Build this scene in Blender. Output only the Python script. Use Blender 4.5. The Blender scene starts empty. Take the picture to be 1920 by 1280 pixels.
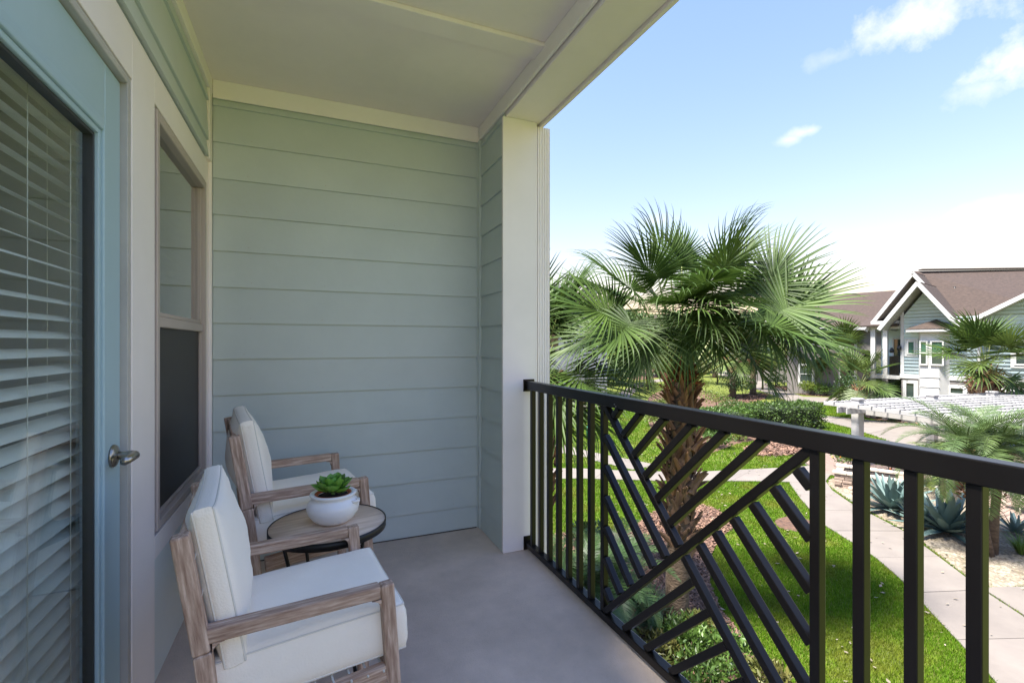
import bpy, bmesh, math, random
import numpy as np
from mathutils import Vector, Matrix
random.seed(7); rng = np.random.default_rng(11)
R = math.radians
scene = bpy.context.scene
col = scene.collection

# ------------------------------------------------------------------ camera
H = 1.2345                      # eye height above the balcony floor (floor is z = 0)
YAW = 0.3965
SY, CY = math.sin(YAW), math.cos(YAW)
cam_d = bpy.data.cameras.new('camera'); cam = bpy.data.objects.new('camera', cam_d); col.objects.link(cam)
cam.location = (0, 0, H); cam.rotation_euler = (R(90), 0, -YAW)
cam_d.sensor_width = 36; cam_d.lens = 898.2/1920*36; cam_d.shift_y = 4.2/1920
cam_d.clip_start = 0.02; cam_d.clip_end = 3000
scene.camera = cam
scene.cycles.max_bounces = 14; scene.cycles.diffuse_bounces = 8

# ------------------------------------------------------------------ world, sun, exposure
SUN_EL, SUN_AZ = R(64), R(-96)      # azimuth measured from +Y towards +X
world = bpy.data.worlds.new('World'); scene.world = world; world.use_nodes = True
wt = world.node_tree; wt.nodes.clear()
def wn(t, **k):
    n = wt.nodes.new(t)
    for a, b in k.items(): setattr(n, a, b)
    return n
def wmath(op, a, b=None, c=None):
    n = wn('ShaderNodeMath', operation=op)
    for i, v in enumerate((a, b, c)):
        if v is None: continue
        if isinstance(v, (int, float)): n.inputs[i].default_value = v
        else: wt.links.new(v, n.inputs[i])
    return n.outputs[0]
sky = wn('ShaderNodeTexSky', sky_type='NISHITA'); sky.sun_disc = False
sky.sun_elevation = SUN_EL; sky.sun_rotation = SUN_AZ
sky.air_density = 2.5; sky.dust_density = 0.0; sky.ozone_density = 10.0; sky.altitude = 0
tc = wn('ShaderNodeTexCoord')
nz = wn('ShaderNodeTexNoise'); nz.inputs['Scale'].default_value = 9; nz.inputs['Detail'].default_value = 9; nz.inputs['Roughness'].default_value = .62
wt.links.new(tc.outputs['Generated'], nz.inputs['Vector'])
def pixdir(u, v):
    a = (u-960)/898.2
    return Vector((SY+a*CY, CY-a*SY, (644.2-v)/898.2)).normalized()
def dotn(vec):
    n = wn('ShaderNodeVectorMath', operation='DOT_PRODUCT'); n.inputs[1].default_value = vec
    wt.links.new(tc.outputs['Generated'], n.inputs[0]); return n.outputs['Value']
clouds = [(1735,42,.105,.036,1.0),(1655,68,.05,.02,.7),(1890,118,.045,.036,1.1),(1850,165,.035,.022,.6),(1520,245,.04,.010,.75),(1480,262,.022,.009,.6),
          (1815,404,.03,.014,.5),(1895,378,.035,.012,.45),(1236,414,.05,.022,.8),(1560,110,.04,.02,.35),
          (3600,150,.2,.07,.9),(2900,-500,.25,.09,.9),(300,-500,.3,.1,.8),(-900,200,.3,.1,.8),(1400,-900,.35,.12,.8)]
tot = None
for (u, v, sx, sy, st) in clouds:
    c = pixdir(u, v); rt = Vector((0,0,1)).cross(c); rt = -rt.normalized(); up = rt.cross(c).normalized()
    if up.z < 0: up = -up
    a = wmath('DIVIDE', wmath('SUBTRACT', dotn(rt), rt.dot(c)), sx)
    b = wmath('DIVIDE', wmath('SUBTRACT', dotn(up), up.dot(c)), sy)
    front = wmath('GREATER_THAN', dotn(c), .6)
    d = wmath('ADD', wmath('MULTIPLY', a, a), wmath('MULTIPLY', b, b))
    m = wmath('SUBTRACT', 1.0, wmath('SQRT', d))
    m = wmath('ADD', m, wmath('MULTIPLY', wmath('SUBTRACT', nz.outputs['Fac'], .52), 4.6))
    m = wmath('MULTIPLY', m, .8*st); m = wmath('MULTIPLY', m, front)
    n = wn('ShaderNodeClamp'); wt.links.new(m, n.inputs[0]); m = n.outputs[0]
    tot = m if tot is None else wmath('MAXIMUM', tot, m)
mixc = wn('ShaderNodeMix', data_type='RGBA'); wt.links.new(tot, mixc.inputs[0])
tint = wn('ShaderNodeMix', data_type='RGBA', blend_type='MULTIPLY'); tint.inputs[0].default_value = 1.0
SKYTINT = (.55, .45, .52, 1); tint.inputs[7].default_value = SKYTINT
wt.links.new(sky.outputs[0], tint.inputs[6])
wt.links.new(tint.outputs[2], mixc.inputs[6]); mixc.inputs[7].default_value = (2.5, 2.5, 2.55, 1)
bg = wn('ShaderNodeBackground'); bg.inputs['Strength'].default_value = 0.12
wt.links.new(mixc.outputs[2], bg.inputs[0])
wo = wn('ShaderNodeOutputWorld'); wt.links.new(bg.outputs[0], wo.inputs[0])

sl = bpy.data.lights.new('sun', 'SUN'); sun = bpy.data.objects.new('sun', sl); col.objects.link(sun)
sl.energy = 3.7; sl.angle = R(11); sl.color = (1.0, .955, .88)
sd = Vector((math.sin(SUN_AZ)*math.cos(SUN_EL), math.cos(SUN_AZ)*math.cos(SUN_EL), math.sin(SUN_EL)))
sun.rotation_euler = sd.to_track_quat('Z', 'Y').to_euler(); sun.location = (0, 0, 30)
vs = scene.view_settings
vs.view_transform = 'Standard'; vs.look = 'None'; vs.gamma = 1; vs.exposure = 2.15; vs.use_curve_mapping = False

# ------------------------------------------------------------------ survey helpers
ZG = -3.02                      # garden level
def ray(u, v):
    a = (u-960)/898.2
    return Vector((SY+a*CY, CY-a*SY, (644.2-v)/898.2))
def G(u, v, z=ZG):              # where a line of sight meets the level z
    d = ray(u, v); t = (z-H)/d.z
    return Vector((d.x*t, d.y*t, z))
def at(u, D, z=ZG):             # point at distance D down the view, level z
    a = (u-960)/898.2
    return Vector((D*(SY+a*CY), D*(CY-a*SY), z))
def zat(v, D): return H+(644.2-v)/898.2*D

# ------------------------------------------------------------------ materials
def mat(name, c1, c2=None, rough=.6, scale=6, stretch=(1,1,1), bump=0, bscale=60, bdist=.003, metal=0, rnd=.06, spec=.5, transl=0, island=0, detail=5, c3=None, dirt=0, sheen=0):
    m = bpy.data.materials.new(name); m.use_nodes = True; nt = m.node_tree; N = nt.nodes; L = nt.links
    b = N['Principled BSDF']; b.inputs['Roughness'].default_value = rough; b.inputs['Metallic'].default_value = metal
    b.inputs['Specular IOR Level'].default_value = spec
    if sheen: b.inputs['Sheen Weight'].default_value = sheen
    tcn = N.new('ShaderNodeTexCoord'); mp = N.new('ShaderNodeMapping'); mp.inputs['Scale'].default_value = stretch
    oi = N.new('ShaderNodeObjectInfo')
    L.new(tcn.outputs['Object'], mp.inputs['Vector'])
    sh = N.new('ShaderNodeVectorMath'); sh.operation = 'ADD'
    ml = N.new('ShaderNodeMath'); ml.operation = 'MULTIPLY'; ml.inputs[1].default_value = 37.0
    L.new(oi.outputs['Random'], ml.inputs[0]); L.new(mp.outputs[0], sh.inputs[0]); L.new(ml.outputs[0], sh.inputs[1])
    n1 = N.new('ShaderNodeTexNoise'); n1.inputs['Scale'].default_value = scale; n1.inputs['Detail'].default_value = detail; n1.inputs['Roughness'].default_value = .6
    L.new(sh.outputs[0], n1.inputs['Vector'])
    c2 = c2 or tuple(x*.88 for x in c1)
    rp = N.new('ShaderNodeValToRGB'); e = rp.color_ramp.elements
    e[0].position = .34; e[1].position = .66; e[0].color = (*c2, 1); e[1].color = (*c1, 1)
    if c3: k = rp.color_ramp.elements.new(.5); k.color = (*c3, 1)
    L.new(n1.outputs['Fac'], rp.inputs['Fac'])
    out = rp.outputs['Color']
    hv = N.new('ShaderNodeHueSaturation'); L.new(out, hv.inputs['Color'])
    mr = N.new('ShaderNodeMapRange'); mr.inputs['To Min'].default_value = 1-rnd; mr.inputs['To Max'].default_value = 1+rnd
    L.new(oi.outputs['Random'], mr.inputs['Value']); val = mr.outputs[0]
    if island:
        g = N.new('ShaderNodeNewGeometry'); mi = N.new('ShaderNodeMapRange'); mi.inputs['To Min'].default_value = 1-island; mi.inputs['To Max'].default_value = 1+island
        L.new(g.outputs['Random Per Island'], mi.inputs['Value'])
        mm = N.new('ShaderNodeMath'); mm.operation = 'MULTIPLY'; L.new(val, mm.inputs[0]); L.new(mi.outputs[0], mm.inputs[1]); val = mm.outputs[0]
    L.new(val, hv.inputs['Value']); out = hv.outputs[0]
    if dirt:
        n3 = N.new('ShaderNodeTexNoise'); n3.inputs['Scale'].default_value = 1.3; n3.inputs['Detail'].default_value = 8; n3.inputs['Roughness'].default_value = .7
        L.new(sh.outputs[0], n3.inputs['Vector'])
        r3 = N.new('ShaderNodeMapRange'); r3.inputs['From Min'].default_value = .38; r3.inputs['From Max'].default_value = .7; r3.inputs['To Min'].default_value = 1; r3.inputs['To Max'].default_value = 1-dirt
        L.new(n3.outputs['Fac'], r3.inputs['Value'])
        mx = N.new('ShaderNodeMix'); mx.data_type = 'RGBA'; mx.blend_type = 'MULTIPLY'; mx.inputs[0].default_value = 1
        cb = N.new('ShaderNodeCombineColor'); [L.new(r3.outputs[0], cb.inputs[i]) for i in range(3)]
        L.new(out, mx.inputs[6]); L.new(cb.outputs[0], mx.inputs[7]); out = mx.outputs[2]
    L.new(out, b.inputs['Base Color'])
    if bump:
        n2 = N.new('ShaderNodeTexNoise'); n2.inputs['Scale'].default_value = bscale; n2.inputs['Detail'].default_value = 4
        L.new(sh.outputs[0], n2.inputs['Vector'])
        bp = N.new('ShaderNodeBump'); bp.inputs['Strength'].default_value = bump; bp.inputs['Distance'].default_value = bdist
        L.new(n2.outputs['Fac'], bp.inputs['Height']); L.new(bp.outputs[0], b.inputs['Normal'])
    if transl:
        tr = N.new('ShaderNodeBsdfTranslucent'); ms = N.new('ShaderNodeMixShader'); ms.inputs[0].default_value = transl
        L.new(out, tr.inputs['Color']); L.new(b.outputs[0], ms.inputs[1]); L.new(tr.outputs[0], ms.inputs[2])
        L.new(ms.outputs[0], N['Material Output'].inputs['Surface'])
    return m
def glass_mat(name, tintc, refl=1.0):
    m = bpy.data.materials.new(name); m.use_nodes = True; nt = m.node_tree; N = nt.nodes; L = nt.links; N.clear()
    o = N.new('ShaderNodeOutputMaterial'); t = N.new('ShaderNodeBsdfTransparent'); t.inputs[0].default_value = (*tintc, 1)
    g = N.new('ShaderNodeBsdfGlossy'); g.inputs['Roughness'].default_value = .0; g.inputs[0].default_value = (1,1,1,1)
    lw = N.new('ShaderNodeLayerWeight'); lw.inputs[0].default_value = .5
    pw = N.new('ShaderNodeMath'); pw.operation = 'POWER'; pw.inputs[1].default_value = 4.5; L.new(lw.outputs['Facing'], pw.inputs[0])
    fr = N.new('ShaderNodeMath'); fr.operation = 'MULTIPLY_ADD'; fr.inputs[1].default_value = .95; fr.inputs[2].default_value = .05; L.new(pw.outputs[0], fr.inputs[0])
    ms = N.new('ShaderNodeMixShader'); mm = N.new('ShaderNodeMath'); mm.operation = 'MULTIPLY'; mm.inputs[1].default_value = refl
    L.new(fr.outputs[0], mm.inputs[0]); L.new(mm.outputs[0], ms.inputs[0]); L.new(t.outputs[0], ms.inputs[1]); L.new(g.outputs[0], ms.inputs[2]); L.new(ms.outputs[0], o.inputs[0])
    return m
M = {}
M['siding'] = mat('siding_paint', (.545,.61,.595), (.515,.58,.565), rough=.45, scale=3, stretch=(1,1,1), bump=.25, bscale=35, bdist=.0015, rnd=.02, dirt=.05)
M['white'] = mat('white_trim_paint', (.90,.84,.82), (.87,.81,.79), rough=.5, scale=2, bump=.2, bscale=40, bdist=.001, rnd=.02, dirt=.07)
M['ceil'] = mat('ceiling_paint', (.88,.80,.80), (.85,.77,.77), rough=.6, scale=1.2, bump=.3, bscale=90, bdist=.001, rnd=.01, dirt=.08)
M['panel'] = mat('pale_blue_panel', (.68,.74,.74), (.65,.71,.71), rough=.45, scale=2, rnd=.01, dirt=.05)
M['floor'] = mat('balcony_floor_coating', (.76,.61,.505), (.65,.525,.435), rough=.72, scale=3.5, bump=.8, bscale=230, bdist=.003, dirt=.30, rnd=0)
M['slabedge'] = mat('slab_edge_concrete', (.46,.44,.41), (.36,.34,.32), rough=.8, scale=9, bump=.4, bscale=120, dirt=.2, rnd=0)
M['doorblue'] = mat('blue_door_paint', (.39,.54,.60), (.37,.515,.575), rough=.38, scale=2, bump=.1, bscale=30, bdist=.001, rnd=0, dirt=.06)
M['jamb'] = mat('jamb_paint', (.50,.49,.46), (.44,.43,.41), rough=.5, scale=4, dirt=.15, rnd=.02)
M['dark'] = mat('dark_strip', (.03,.035,.035), rough=.5)  # also the painted shade around the door glass
M['taupe'] = mat('window_frame_vinyl', (.48,.41,.375), (.45,.38,.35), rough=.45, scale=4, rnd=.02, dirt=.06)
M['screen'] = mat('insect_screen', (.026,.021,.018), (.020,.017,.015), rough=.5, scale=5)
M['blind'] = mat('blind_slat_white', (.86,.87,.83), rough=.45, rnd=.03)
M['cord'] = mat('blind_cord', (.7,.7,.66), rough=.8)
M['glass'] = glass_mat('door_glass', (.95,.98,.96))
M['glass2'] = glass_mat('window_glass', (.42,.47,.46), 1.6)
M['room'] = mat('room_wall_shade', (.45,.44,.42), rough=.9)
M['nickel'] = mat('satin_nickel', (.42,.39,.34), rough=.28, metal=1.0)
M['rail'] = mat('black_rail_paint', (.007,.006,.0055), (.0055,.0045,.0042), rough=.3, scale=5, bump=.15, bscale=90, bdist=.0006, rnd=.1)
_b = M['rail'].node_tree.nodes['Principled BSDF']; _b.inputs['Coat Weight'].default_value = .04; _b.inputs['Specular IOR Level'].default_value = .28; _b.inputs['Coat Roughness'].default_value = .32; _b.inputs['Coat IOR'].default_value = 1.9
M['screw'] = mat('steel_screw', (.3,.3,.3), rough=.3, metal=1)
M['wood'] = mat('weathered_oak', (.62,.47,.37), (.27,.165,.115), rough=.75, scale=13, stretch=(.8,9,9), bump=.7, bscale=14, bdist=.003, rnd=.08, c3=(.42,.29,.215), detail=9)
M['ttop'] = mat('table_top_oak', (.76,.60,.46), (.56,.41,.29), rough=.6, scale=4, stretch=(1.2,9,9), bump=.25, bscale=12, bdist=.001, rnd=0, detail=8)
M['fabric'] = mat('ivory_linen', (.94,.87,.765), (.92,.85,.745), rough=.9, scale=12, bump=.7, bscale=190, bdist=.0016, rnd=.01, sheen=.2)
M['piping'] = mat('ivory_piping', (.80,.76,.69), rough=.9)
M['strap'] = mat('webbing_strap', (.05,.04,.035), rough=.8)
M['slat'] = mat('white_spring', (.6,.58,.52), rough=.6)
M['metal'] = mat('black_metal', (.02,.02,.02), rough=.4, metal=.3)
M['pot'] = mat('white_ceramic', (.84,.83,.83), (.8,.79,.79), rough=.32, scale=3, rnd=0)
M['terra'] = mat('terracotta', (.5,.12,.05), rough=.7)
M['soil'] = mat('potting_soil', (.018,.012,.009), (.03,.02,.014), rough=1, scale=60, bump=1, bscale=120)
M['succ'] = mat('succulent_leaf', (.22,.46,.07), (.13,.32,.05), rough=.35, scale=14, rnd=.25, transl=.15)
M['lawn'] = mat('lawn_ground', (.095,.13,.012), (.07,.095,.01), rough=.95, scale=1.1, stretch=(1,1,1), bump=1, bscale=50, bdist=.03, c3=(.12,.14,.014), detail=10, rnd=0)
M['grass'] = mat('grass_blade', (.088,.18,.006), (.16,.19,.018), rough=.6, scale=.9, island=.35, transl=.35, rnd=0, c3=(.10,.195,.007), detail=6, spec=.25)
M['concrete'] = mat('path_concrete', (.20,.172,.147), (.175,.15,.13), rough=.85, scale=1.5, bump=.4, bscale=60, bdist=.003, rnd=.05, dirt=.14)
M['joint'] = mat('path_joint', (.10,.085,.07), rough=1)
M['mulch'] = mat('bark_mulch', (.16,.085,.05), (.07,.04,.028), rough=1, scale=14, bump=1, bscale=40, bdist=.02, c3=(.11,.06,.04), detail=8)
M['chip'] = mat('bark_chip', (.22,.125,.08), (.10,.055,.04), rough=.9, scale=3, island=.5)
M['gravelbed'] = mat('gravel_bed', (.20,.165,.11), (.09,.08,.04), rough=1, scale=9, bump=1, bscale=30, bdist=.03, detail=8)
M['stone'] = mat('pale_rock', (.27,.23,.17), (.17,.13,.09), rough=.8, scale=3, island=.35)
M['ledge'] = mat('stacked_ledge_stone', (.30,.22,.17), (.20,.15,.12), rough=.85, scale=6, bump=.8, bscale=20, bdist=.01, rnd=.35)
M['cap'] = mat('wall_cap_stone', (.44,.38,.31), (.37,.32,.26), rough=.8, scale=5, bump=.5, bscale=30)
M['paver'] = mat('pink_paver', (.27,.185,.145), (.22,.155,.125), rough=.85, scale=4, rnd=.18)
M['agave'] = mat('agave_leaf', (.115,.175,.16), (.085,.135,.12), rough=.5, scale=4, island=.15, transl=.08, rnd=.08)
M['trunk'] = mat('palm_trunk_bark', (.15,.105,.07), (.065,.043,.028), rough=.95, scale=9, stretch=(1,1,2.4), bump=1, bscale=16, bdist=.02, detail=8)
M['boot'] = mat('palm_leaf_base', (.27,.14,.07), (.12,.055,.028), rough=.85, scale=5, stretch=(1,1,1), bump=.8, bscale=18, bdist=.01, rnd=.3, detail=8)
M['bootgrey'] = mat('old_leaf_base', (.23,.135,.08), (.10,.055,.032), rough=.9, scale=6, bump=.8, bscale=18, bdist=.01, rnd=.25, detail=8)
M['fiber'] = mat('crown_fibre', (.25,.075,.03), (.12,.04,.02), rough=.95, scale=12, island=.4)
M['frond'] = mat('fan_frond_green', (.075,.122,.022), (.042,.080,.016), rough=.5, scale=1.6, island=.3, transl=.2, rnd=.15, spec=.28)
M['frondl'] = mat('light_fan_frond', (.12,.165,.035), (.075,.115,.027), rough=.45, scale=1.6, island=.25, transl=.3, rnd=.15)
M['petiole'] = mat('petiole_green', (.13,.17,.045), (.17,.17,.06), rough=.45, scale=3)
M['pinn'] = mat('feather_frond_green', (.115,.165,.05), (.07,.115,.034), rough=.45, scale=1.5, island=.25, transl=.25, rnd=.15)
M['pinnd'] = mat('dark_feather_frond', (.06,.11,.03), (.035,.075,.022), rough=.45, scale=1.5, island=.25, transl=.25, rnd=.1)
M['hedge'] = mat('hedge_leaf', (.085,.145,.028), (.05,.09,.02), rough=.4, scale=1.4, island=.4, transl=.25)
M['shrub'] = mat('shrub_leaf', (.10,.17,.03), (.06,.12,.022), rough=.42, scale=2, island=.4, transl=.3)
M['lime'] = mat('lime_shrub_leaf', (.18,.23,.035), (.105,.16,.028), rough=.5, scale=1, island=.4, transl=.35)
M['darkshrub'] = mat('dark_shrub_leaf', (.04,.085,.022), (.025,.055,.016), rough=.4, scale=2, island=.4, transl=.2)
M['redleaf'] = mat('bronze_leaf', (.16,.14,.04), (.10,.13,.03), rough=.4, scale=2, island=.5, transl=.3)
M['flower'] = mat('orange_flower', (.8,.22,.05), rough=.6, island=.3)
M['yflower'] = mat('yellow_flower', (.75,.5,.03), rough=.6, island=.3)
M['strapgr'] = mat('strap_leaf', (.07,.15,.045), (.045,.105,.035), rough=.38, scale=2, island=.35, transl=.25)
M['twig'] = mat('woody_stem', (.12,.085,.055), rough=.9)
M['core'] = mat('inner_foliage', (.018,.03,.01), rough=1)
M['tree'] = mat('tree_leaf', (.10,.155,.04), (.06,.105,.03), rough=.5, scale=.5, island=.4, transl=.3)
M['bin'] = mat('green_bin', (.01,.13,.075), rough=.5)
M['hsiding'] = mat('pale_house_siding', (.52,.63,.65), (.49,.60,.62), rough=.6, scale=1.2, rnd=.01, dirt=.05)
M['hwhite'] = mat('house_white_trim', (.52,.51,.49), rough=.6, scale=1.5, dirt=.05)
M['hgrey'] = mat('grey_stucco', (.18,.16,.15), (.16,.145,.135), rough=.9, scale=2)
M['hsoffit'] = mat('house_soffit', (.42,.41,.36), rough=.7)
M['shingle'] = mat('brown_shingle', (.066,.045,.035), (.040,.028,.022), rough=.9, scale=7, stretch=(1,1,3), bump=.6, bscale=9, bdist=.02, c3=(.054,.036,.028), detail=10)
M['hglass'] = mat('house_window_glass', (.035,.05,.045), rough=.08, spec=.8)
M['hblind'] = mat('green_shade', (.03,.11,.07), (.02,.08,.05), rough=.5, scale=3, stretch=(1,1,8))
M['pergola'] = mat('pergola_white_paint', (.36,.345,.335), (.32,.31,.30), rough=.6, scale=2, rnd=.04, dirt=.1)
M['ranchor'] = mat('copper_bowl', (.05,.045,.04), rough=.4, metal=.6)
M['hill'] = mat('far_tree_line', (.05,.075,.025), rough=1, scale=.2)

# ------------------------------------------------------------------ object helpers
def tag(o, label=None, cat=None, group=None, kind=None):
    if label: o['label'] = label
    if cat: o['category'] = cat
    if group: o['group'] = group
    if kind: o['kind'] = kind
    return o
def thing(name, label, cat, loc=(0,0,0), rz=0, group=None):
    o = bpy.data.objects.new(name, None); col.objects.link(o); o.empty_display_size = .1
    o.location = loc; o.rotation_euler = (0,0,rz)
    return tag(o, label, cat, group)
def link(name, me, m=None, parent=None, mx=None, world=True):
    """link a mesh object; mx is a world matrix when world=True, else local to the parent"""
    o = bpy.data.objects.new(name, me); col.objects.link(o)
    if m is not None and not me.materials: me.materials.append(M[m] if isinstance(m, str) else m)
    if mx is None: mx = Matrix()
    if parent is not None:
        o.parent = parent
        if world:
            p = parent; pm = Matrix()
            chain = []
            while p: chain.append(p); p = p.parent
            for q in reversed(chain): pm = pm @ q.matrix_basis
            mx = pm.inverted() @ mx
    o.matrix_basis = mx
    return o
def mesh_np(name, V, F, smooth=False):
    V = np.asarray(V, dtype=np.float32); F = np.asarray(F, dtype=np.int32)
    me = bpy.data.meshes.new(name); n, k = F.shape
    me.vertices.add(len(V)); me.vertices.foreach_set('co', V.ravel())
    me.loops.add(n*k); me.loops.foreach_set('vertex_index', F.ravel())
    me.polygons.add(n); me.polygons.foreach_set('loop_start', np.arange(0, n*k, k, dtype=np.int32))
    me.polygons.foreach_set('loop_total', np.full(n, k, dtype=np.int32))
    if smooth: me.polygons.foreach_set('use_smooth', np.ones(n, dtype=bool))
    me.update(calc_edges=True); return me
def mesh_py(name, V, F, smooth=False):
    me = bpy.data.meshes.new(name); me.from_pydata([tuple(v) for v in V], [], F); me.update()
    if smooth: me.polygons.foreach_set('use_smooth', [True]*len(me.polygons))
    return me
_bc = {}
def box_mesh(sx, sy, sz, bev=.002, seg=1):
    key = (round(sx,4), round(sy,4), round(sz,4), bev, seg)
    if key in _bc: return _bc[key].copy()
    bm = bmesh.new(); bmesh.ops.create_cube(bm, size=1)
    for v in bm.verts: v.co = Vector((v.co.x*sx, v.co.y*sy, v.co.z*sz))
    if bev: bmesh.ops.bevel(bm, geom=bm.edges[:], offset=min(bev, sx/3, sy/3, sz/3), segments=seg, affect='EDGES', profile=.5)
    me = bpy.data.meshes.new('box'); bm.to_mesh(me); bm.free(); _bc[key] = me
    return me.copy()
def box(name, x0, x1, y0, y1, z0, z1, m, parent=None, bev=.002, seg=1, mx=None, world=True):
    me = box_mesh(abs(x1-x0), abs(y1-y0), abs(z1-z0), bev, seg)
    t = Matrix.Translation(((x0+x1)/2, (y0+y1)/2, (z0+z1)/2))
    if mx is not None: t = mx @ t
    return link(name, me, m, parent, t, world)
def frame(p0, p1, up=(0,0,1)):
    p0 = Vector(p0); p1 = Vector(p1); x = (p1-p0).normalized(); up = Vector(up)
    y = up.cross(x)
    if y.length < 1e-5: y = Vector((0,1,0)).cross(x)
    y.normalize(); z = x.cross(y)
    m = Matrix((x, y, z)).transposed().to_4x4(); m.translation = (p0+p1)/2
    return m, (p1-p0).length
def bar(name, p0, p1, w, h, m, parent=None, up=(0,0,1), bev=.002, seg=1, mx=None, world=True):
    f, L = frame(p0, p1, up)
    if mx is not None: f = mx @ f
    return link(name, box_mesh(L, w, h, bev, seg), m, parent, f, world)
def tube_mesh(pts, rad, n=8, caps=True):
    pts = [Vector(p) for p in pts]
    if not hasattr(rad, '__len__'): rad = [rad]*len(pts)
    V, F = [], []; prev = None
    for i, p in enumerate(pts):
        t = (pts[min(i+1, len(pts)-1)]-pts[max(i-1, 0)]).normalized()
        a = prev if prev is not None else (Vector((0,0,1)) if abs(t.z) < .9 else Vector((1,0,0)))
        s = (a - t*a.dot(t)).normalized(); prev = s; q = t.cross(s)
        for k in range(n):
            an = 2*math.pi*k/n; V.append(p+(s*math.cos(an)+q*math.sin(an))*rad[i])
    for i in range(len(pts)-1):
        for k in range(n):
            F.append((i*n+k, i*n+(k+1)%n, (i+1)*n+(k+1)%n, (i+1)*n+k))
    if caps: F.append(tuple(range(n))[::-1]); F.append(tuple((len(pts)-1)*n+k for k in range(n)))
    me = mesh_py('tube', V, F, True); return me
def tube(name, pts, rad, m, parent=None, n=8, world=True, mx=None):
    return link(name, tube_mesh(pts, rad, n), m, parent, mx, world)
def lathe_mesh(prof, n=48):
    V, F = [], []
    for r, z in prof:
        for k in range(n):
            a = 2*math.pi*k/n; V.append((r*math.cos(a), r*math.sin(a), z))
    for i in range(len(prof)-1):
        for k in range(n): F.append((i*n+k, i*n+(k+1)%n, (i+1)*n+(k+1)%n, (i+1)*n+k))
    return mesh_py('lathe', V, F, True)
def lathe(name, prof, m, parent=None, loc=(0,0,0), n=48, world=True):
    return link(name, lathe_mesh(prof, n), m, parent, Matrix.Translation(loc), world)
def prism_mesh(poly, z0, z1):
    n = len(poly); V = [(x, y, z0) for x, y in poly]+[(x, y, z1) for x, y in poly]
    F = [tuple(range(n, 2*n)), tuple(range(n))[::-1]]
    for i in range(n): F.append((i, (i+1)%n, n+(i+1)%n, n+i))
    me = mesh_py('prism', V, F)
    bm = bmesh.new(); bm.from_mesh(me); bmesh.ops.recalc_face_normals(bm, faces=bm.faces[:]); bm.to_mesh(me); bm.free()
    return me
def inpoly(px, py, poly):
    inside = np.zeros(len(px), bool); n = len(poly)
    for i in range(n):
        x0, y0 = poly[i][0], poly[i][1]; x1, y1 = poly[(i+1)%n][0], poly[(i+1)%n][1]
        if y0 == y1: continue
        c = ((y0 > py) != (y1 > py)) & (px < (x1-x0)*(py-y0)/(y1-y0)+x0)
        inside ^= c
    return inside
def joined(meshes_mx, name):
    bm = bmesh.new()
    for me, mx in meshes_mx:
        t = me.copy(); t.transform(mx); bm.from_mesh(t); bpy.data.meshes.remove(t)
    me = bpy.data.meshes.new(name); bm.to_mesh(me); bm.free(); me.materials.clear(); return me

# ================================================================== GARDEN GROUND
lawn_poly = [(-400,-300),(900,-300),(900,900),(-400,900)]
g = link('ground_lawn', mesh_py('ground', [(x, y, ZG) for x, y in lawn_poly], [(0,1,2,3)]), 'lawn'); tag(g, kind='structure')

solids = []      # polygons on which no grass grows
slab_count = [0]
def resample(P, n):
    P = [Vector(p) for p in P]; d = [0]
    for a, b in zip(P, P[1:]): d.append(d[-1]+(b-a).length)
    out = []
    for i in range(n+1):
        s = d[-1]*i/n; k = 0
        while k < len(d)-2 and d[k+1] < s: k += 1
        t = (s-d[k])/max(d[k+1]-d[k], 1e-6); out.append(P[k].lerp(P[k+1], t))
    return out
def footpath(name, Lp, Rp, slab=1.4, top=.03):
    Lp = [G(*p) if len(p) == 2 else Vector(p) for p in Lp]; Rp = [G(*p) if len(p) == 2 else Vector(p) for p in Rp]
    length = sum(((b-a).length for a, b in zip(Lp, Lp[1:])))
    n = max(2, int(round(length/slab))); sub = 4
    A = resample(Lp, n*sub); B = resample(Rp, n*sub)
    poly = [(p.x, p.y) for p in A]+[(p.x, p.y) for p in reversed(B)]
    solids.append(poly)
    base = link(name, mesh_py('base', [(p.x, p.y, ZG+.008) for p in A]+[(p.x, p.y, ZG+.008) for p in B], [(i, i+1, len(A)+i+1, len(A)+i) for i in range(len(A)-1)]), 'joint')
    tag(base, kind='structure')
    for s in range(n):
        a = [A[s*sub+k].copy() for k in range(sub+1)]; b = [B[s*sub+k].copy() for k in range(sub+1)]
        g_ = .007
        d = (a[1]-a[0]).normalized()*g_; a[0] += d; d = (b[1]-b[0]).normalized()*g_; b[0] += d
        d = (a[-1]-a[-2]).normalized()*g_; a[-1] -= d; d = (b[-1]-b[-2]).normalized()*g_; b[-1] -= d
        poly2 = [(p.x, p.y) for p in a]+[(p.x, p.y) for p in reversed(b)]
        cx = sum(p[0] for p in poly2)/len(poly2); cy = sum(p[1] for p in poly2)/len(poly2)
        me = prism_mesh([(x-cx, y-cy) for x, y in poly2], .010, top+random.uniform(-.003, .003))
        link('slab', me, 'concrete', base, Matrix.Translation((cx, cy, ZG)))
    return base
footpath('footpath',
    [(1905,1330),(1868,1280),(1760,1165),(1690,1088),(1640,1045),(1545,985),(1500,935),(1478,903)],
    [(2200,1330),(2080,1250),(1960,1185),(1838,1105),(1700,1000),(1600,948),(1560,920),(1548,903)], 1.35)
footpath('footpath', [(1840,1104),(1925,1102),(2250,1096)], [(1975,1192),(2120,1188),(2500,1180)], 1.35, .034)
footpath('footpath', [(860,901),(1090,898),(1231,902),(1413,903),(1478,904.5),(1548,904.5)], [(860,878),(1090,879),(1180,884),(1305,885.5),(1461,878),(1571,871)], 1.5)
footpath('footpath', [(860,815),(1033,846),(1095,857),(1121,866),(1187,881.5)], [(860,790),(1033,828),(1069,838),(1114,849),(1232,872),], 1.5, .026)
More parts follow.
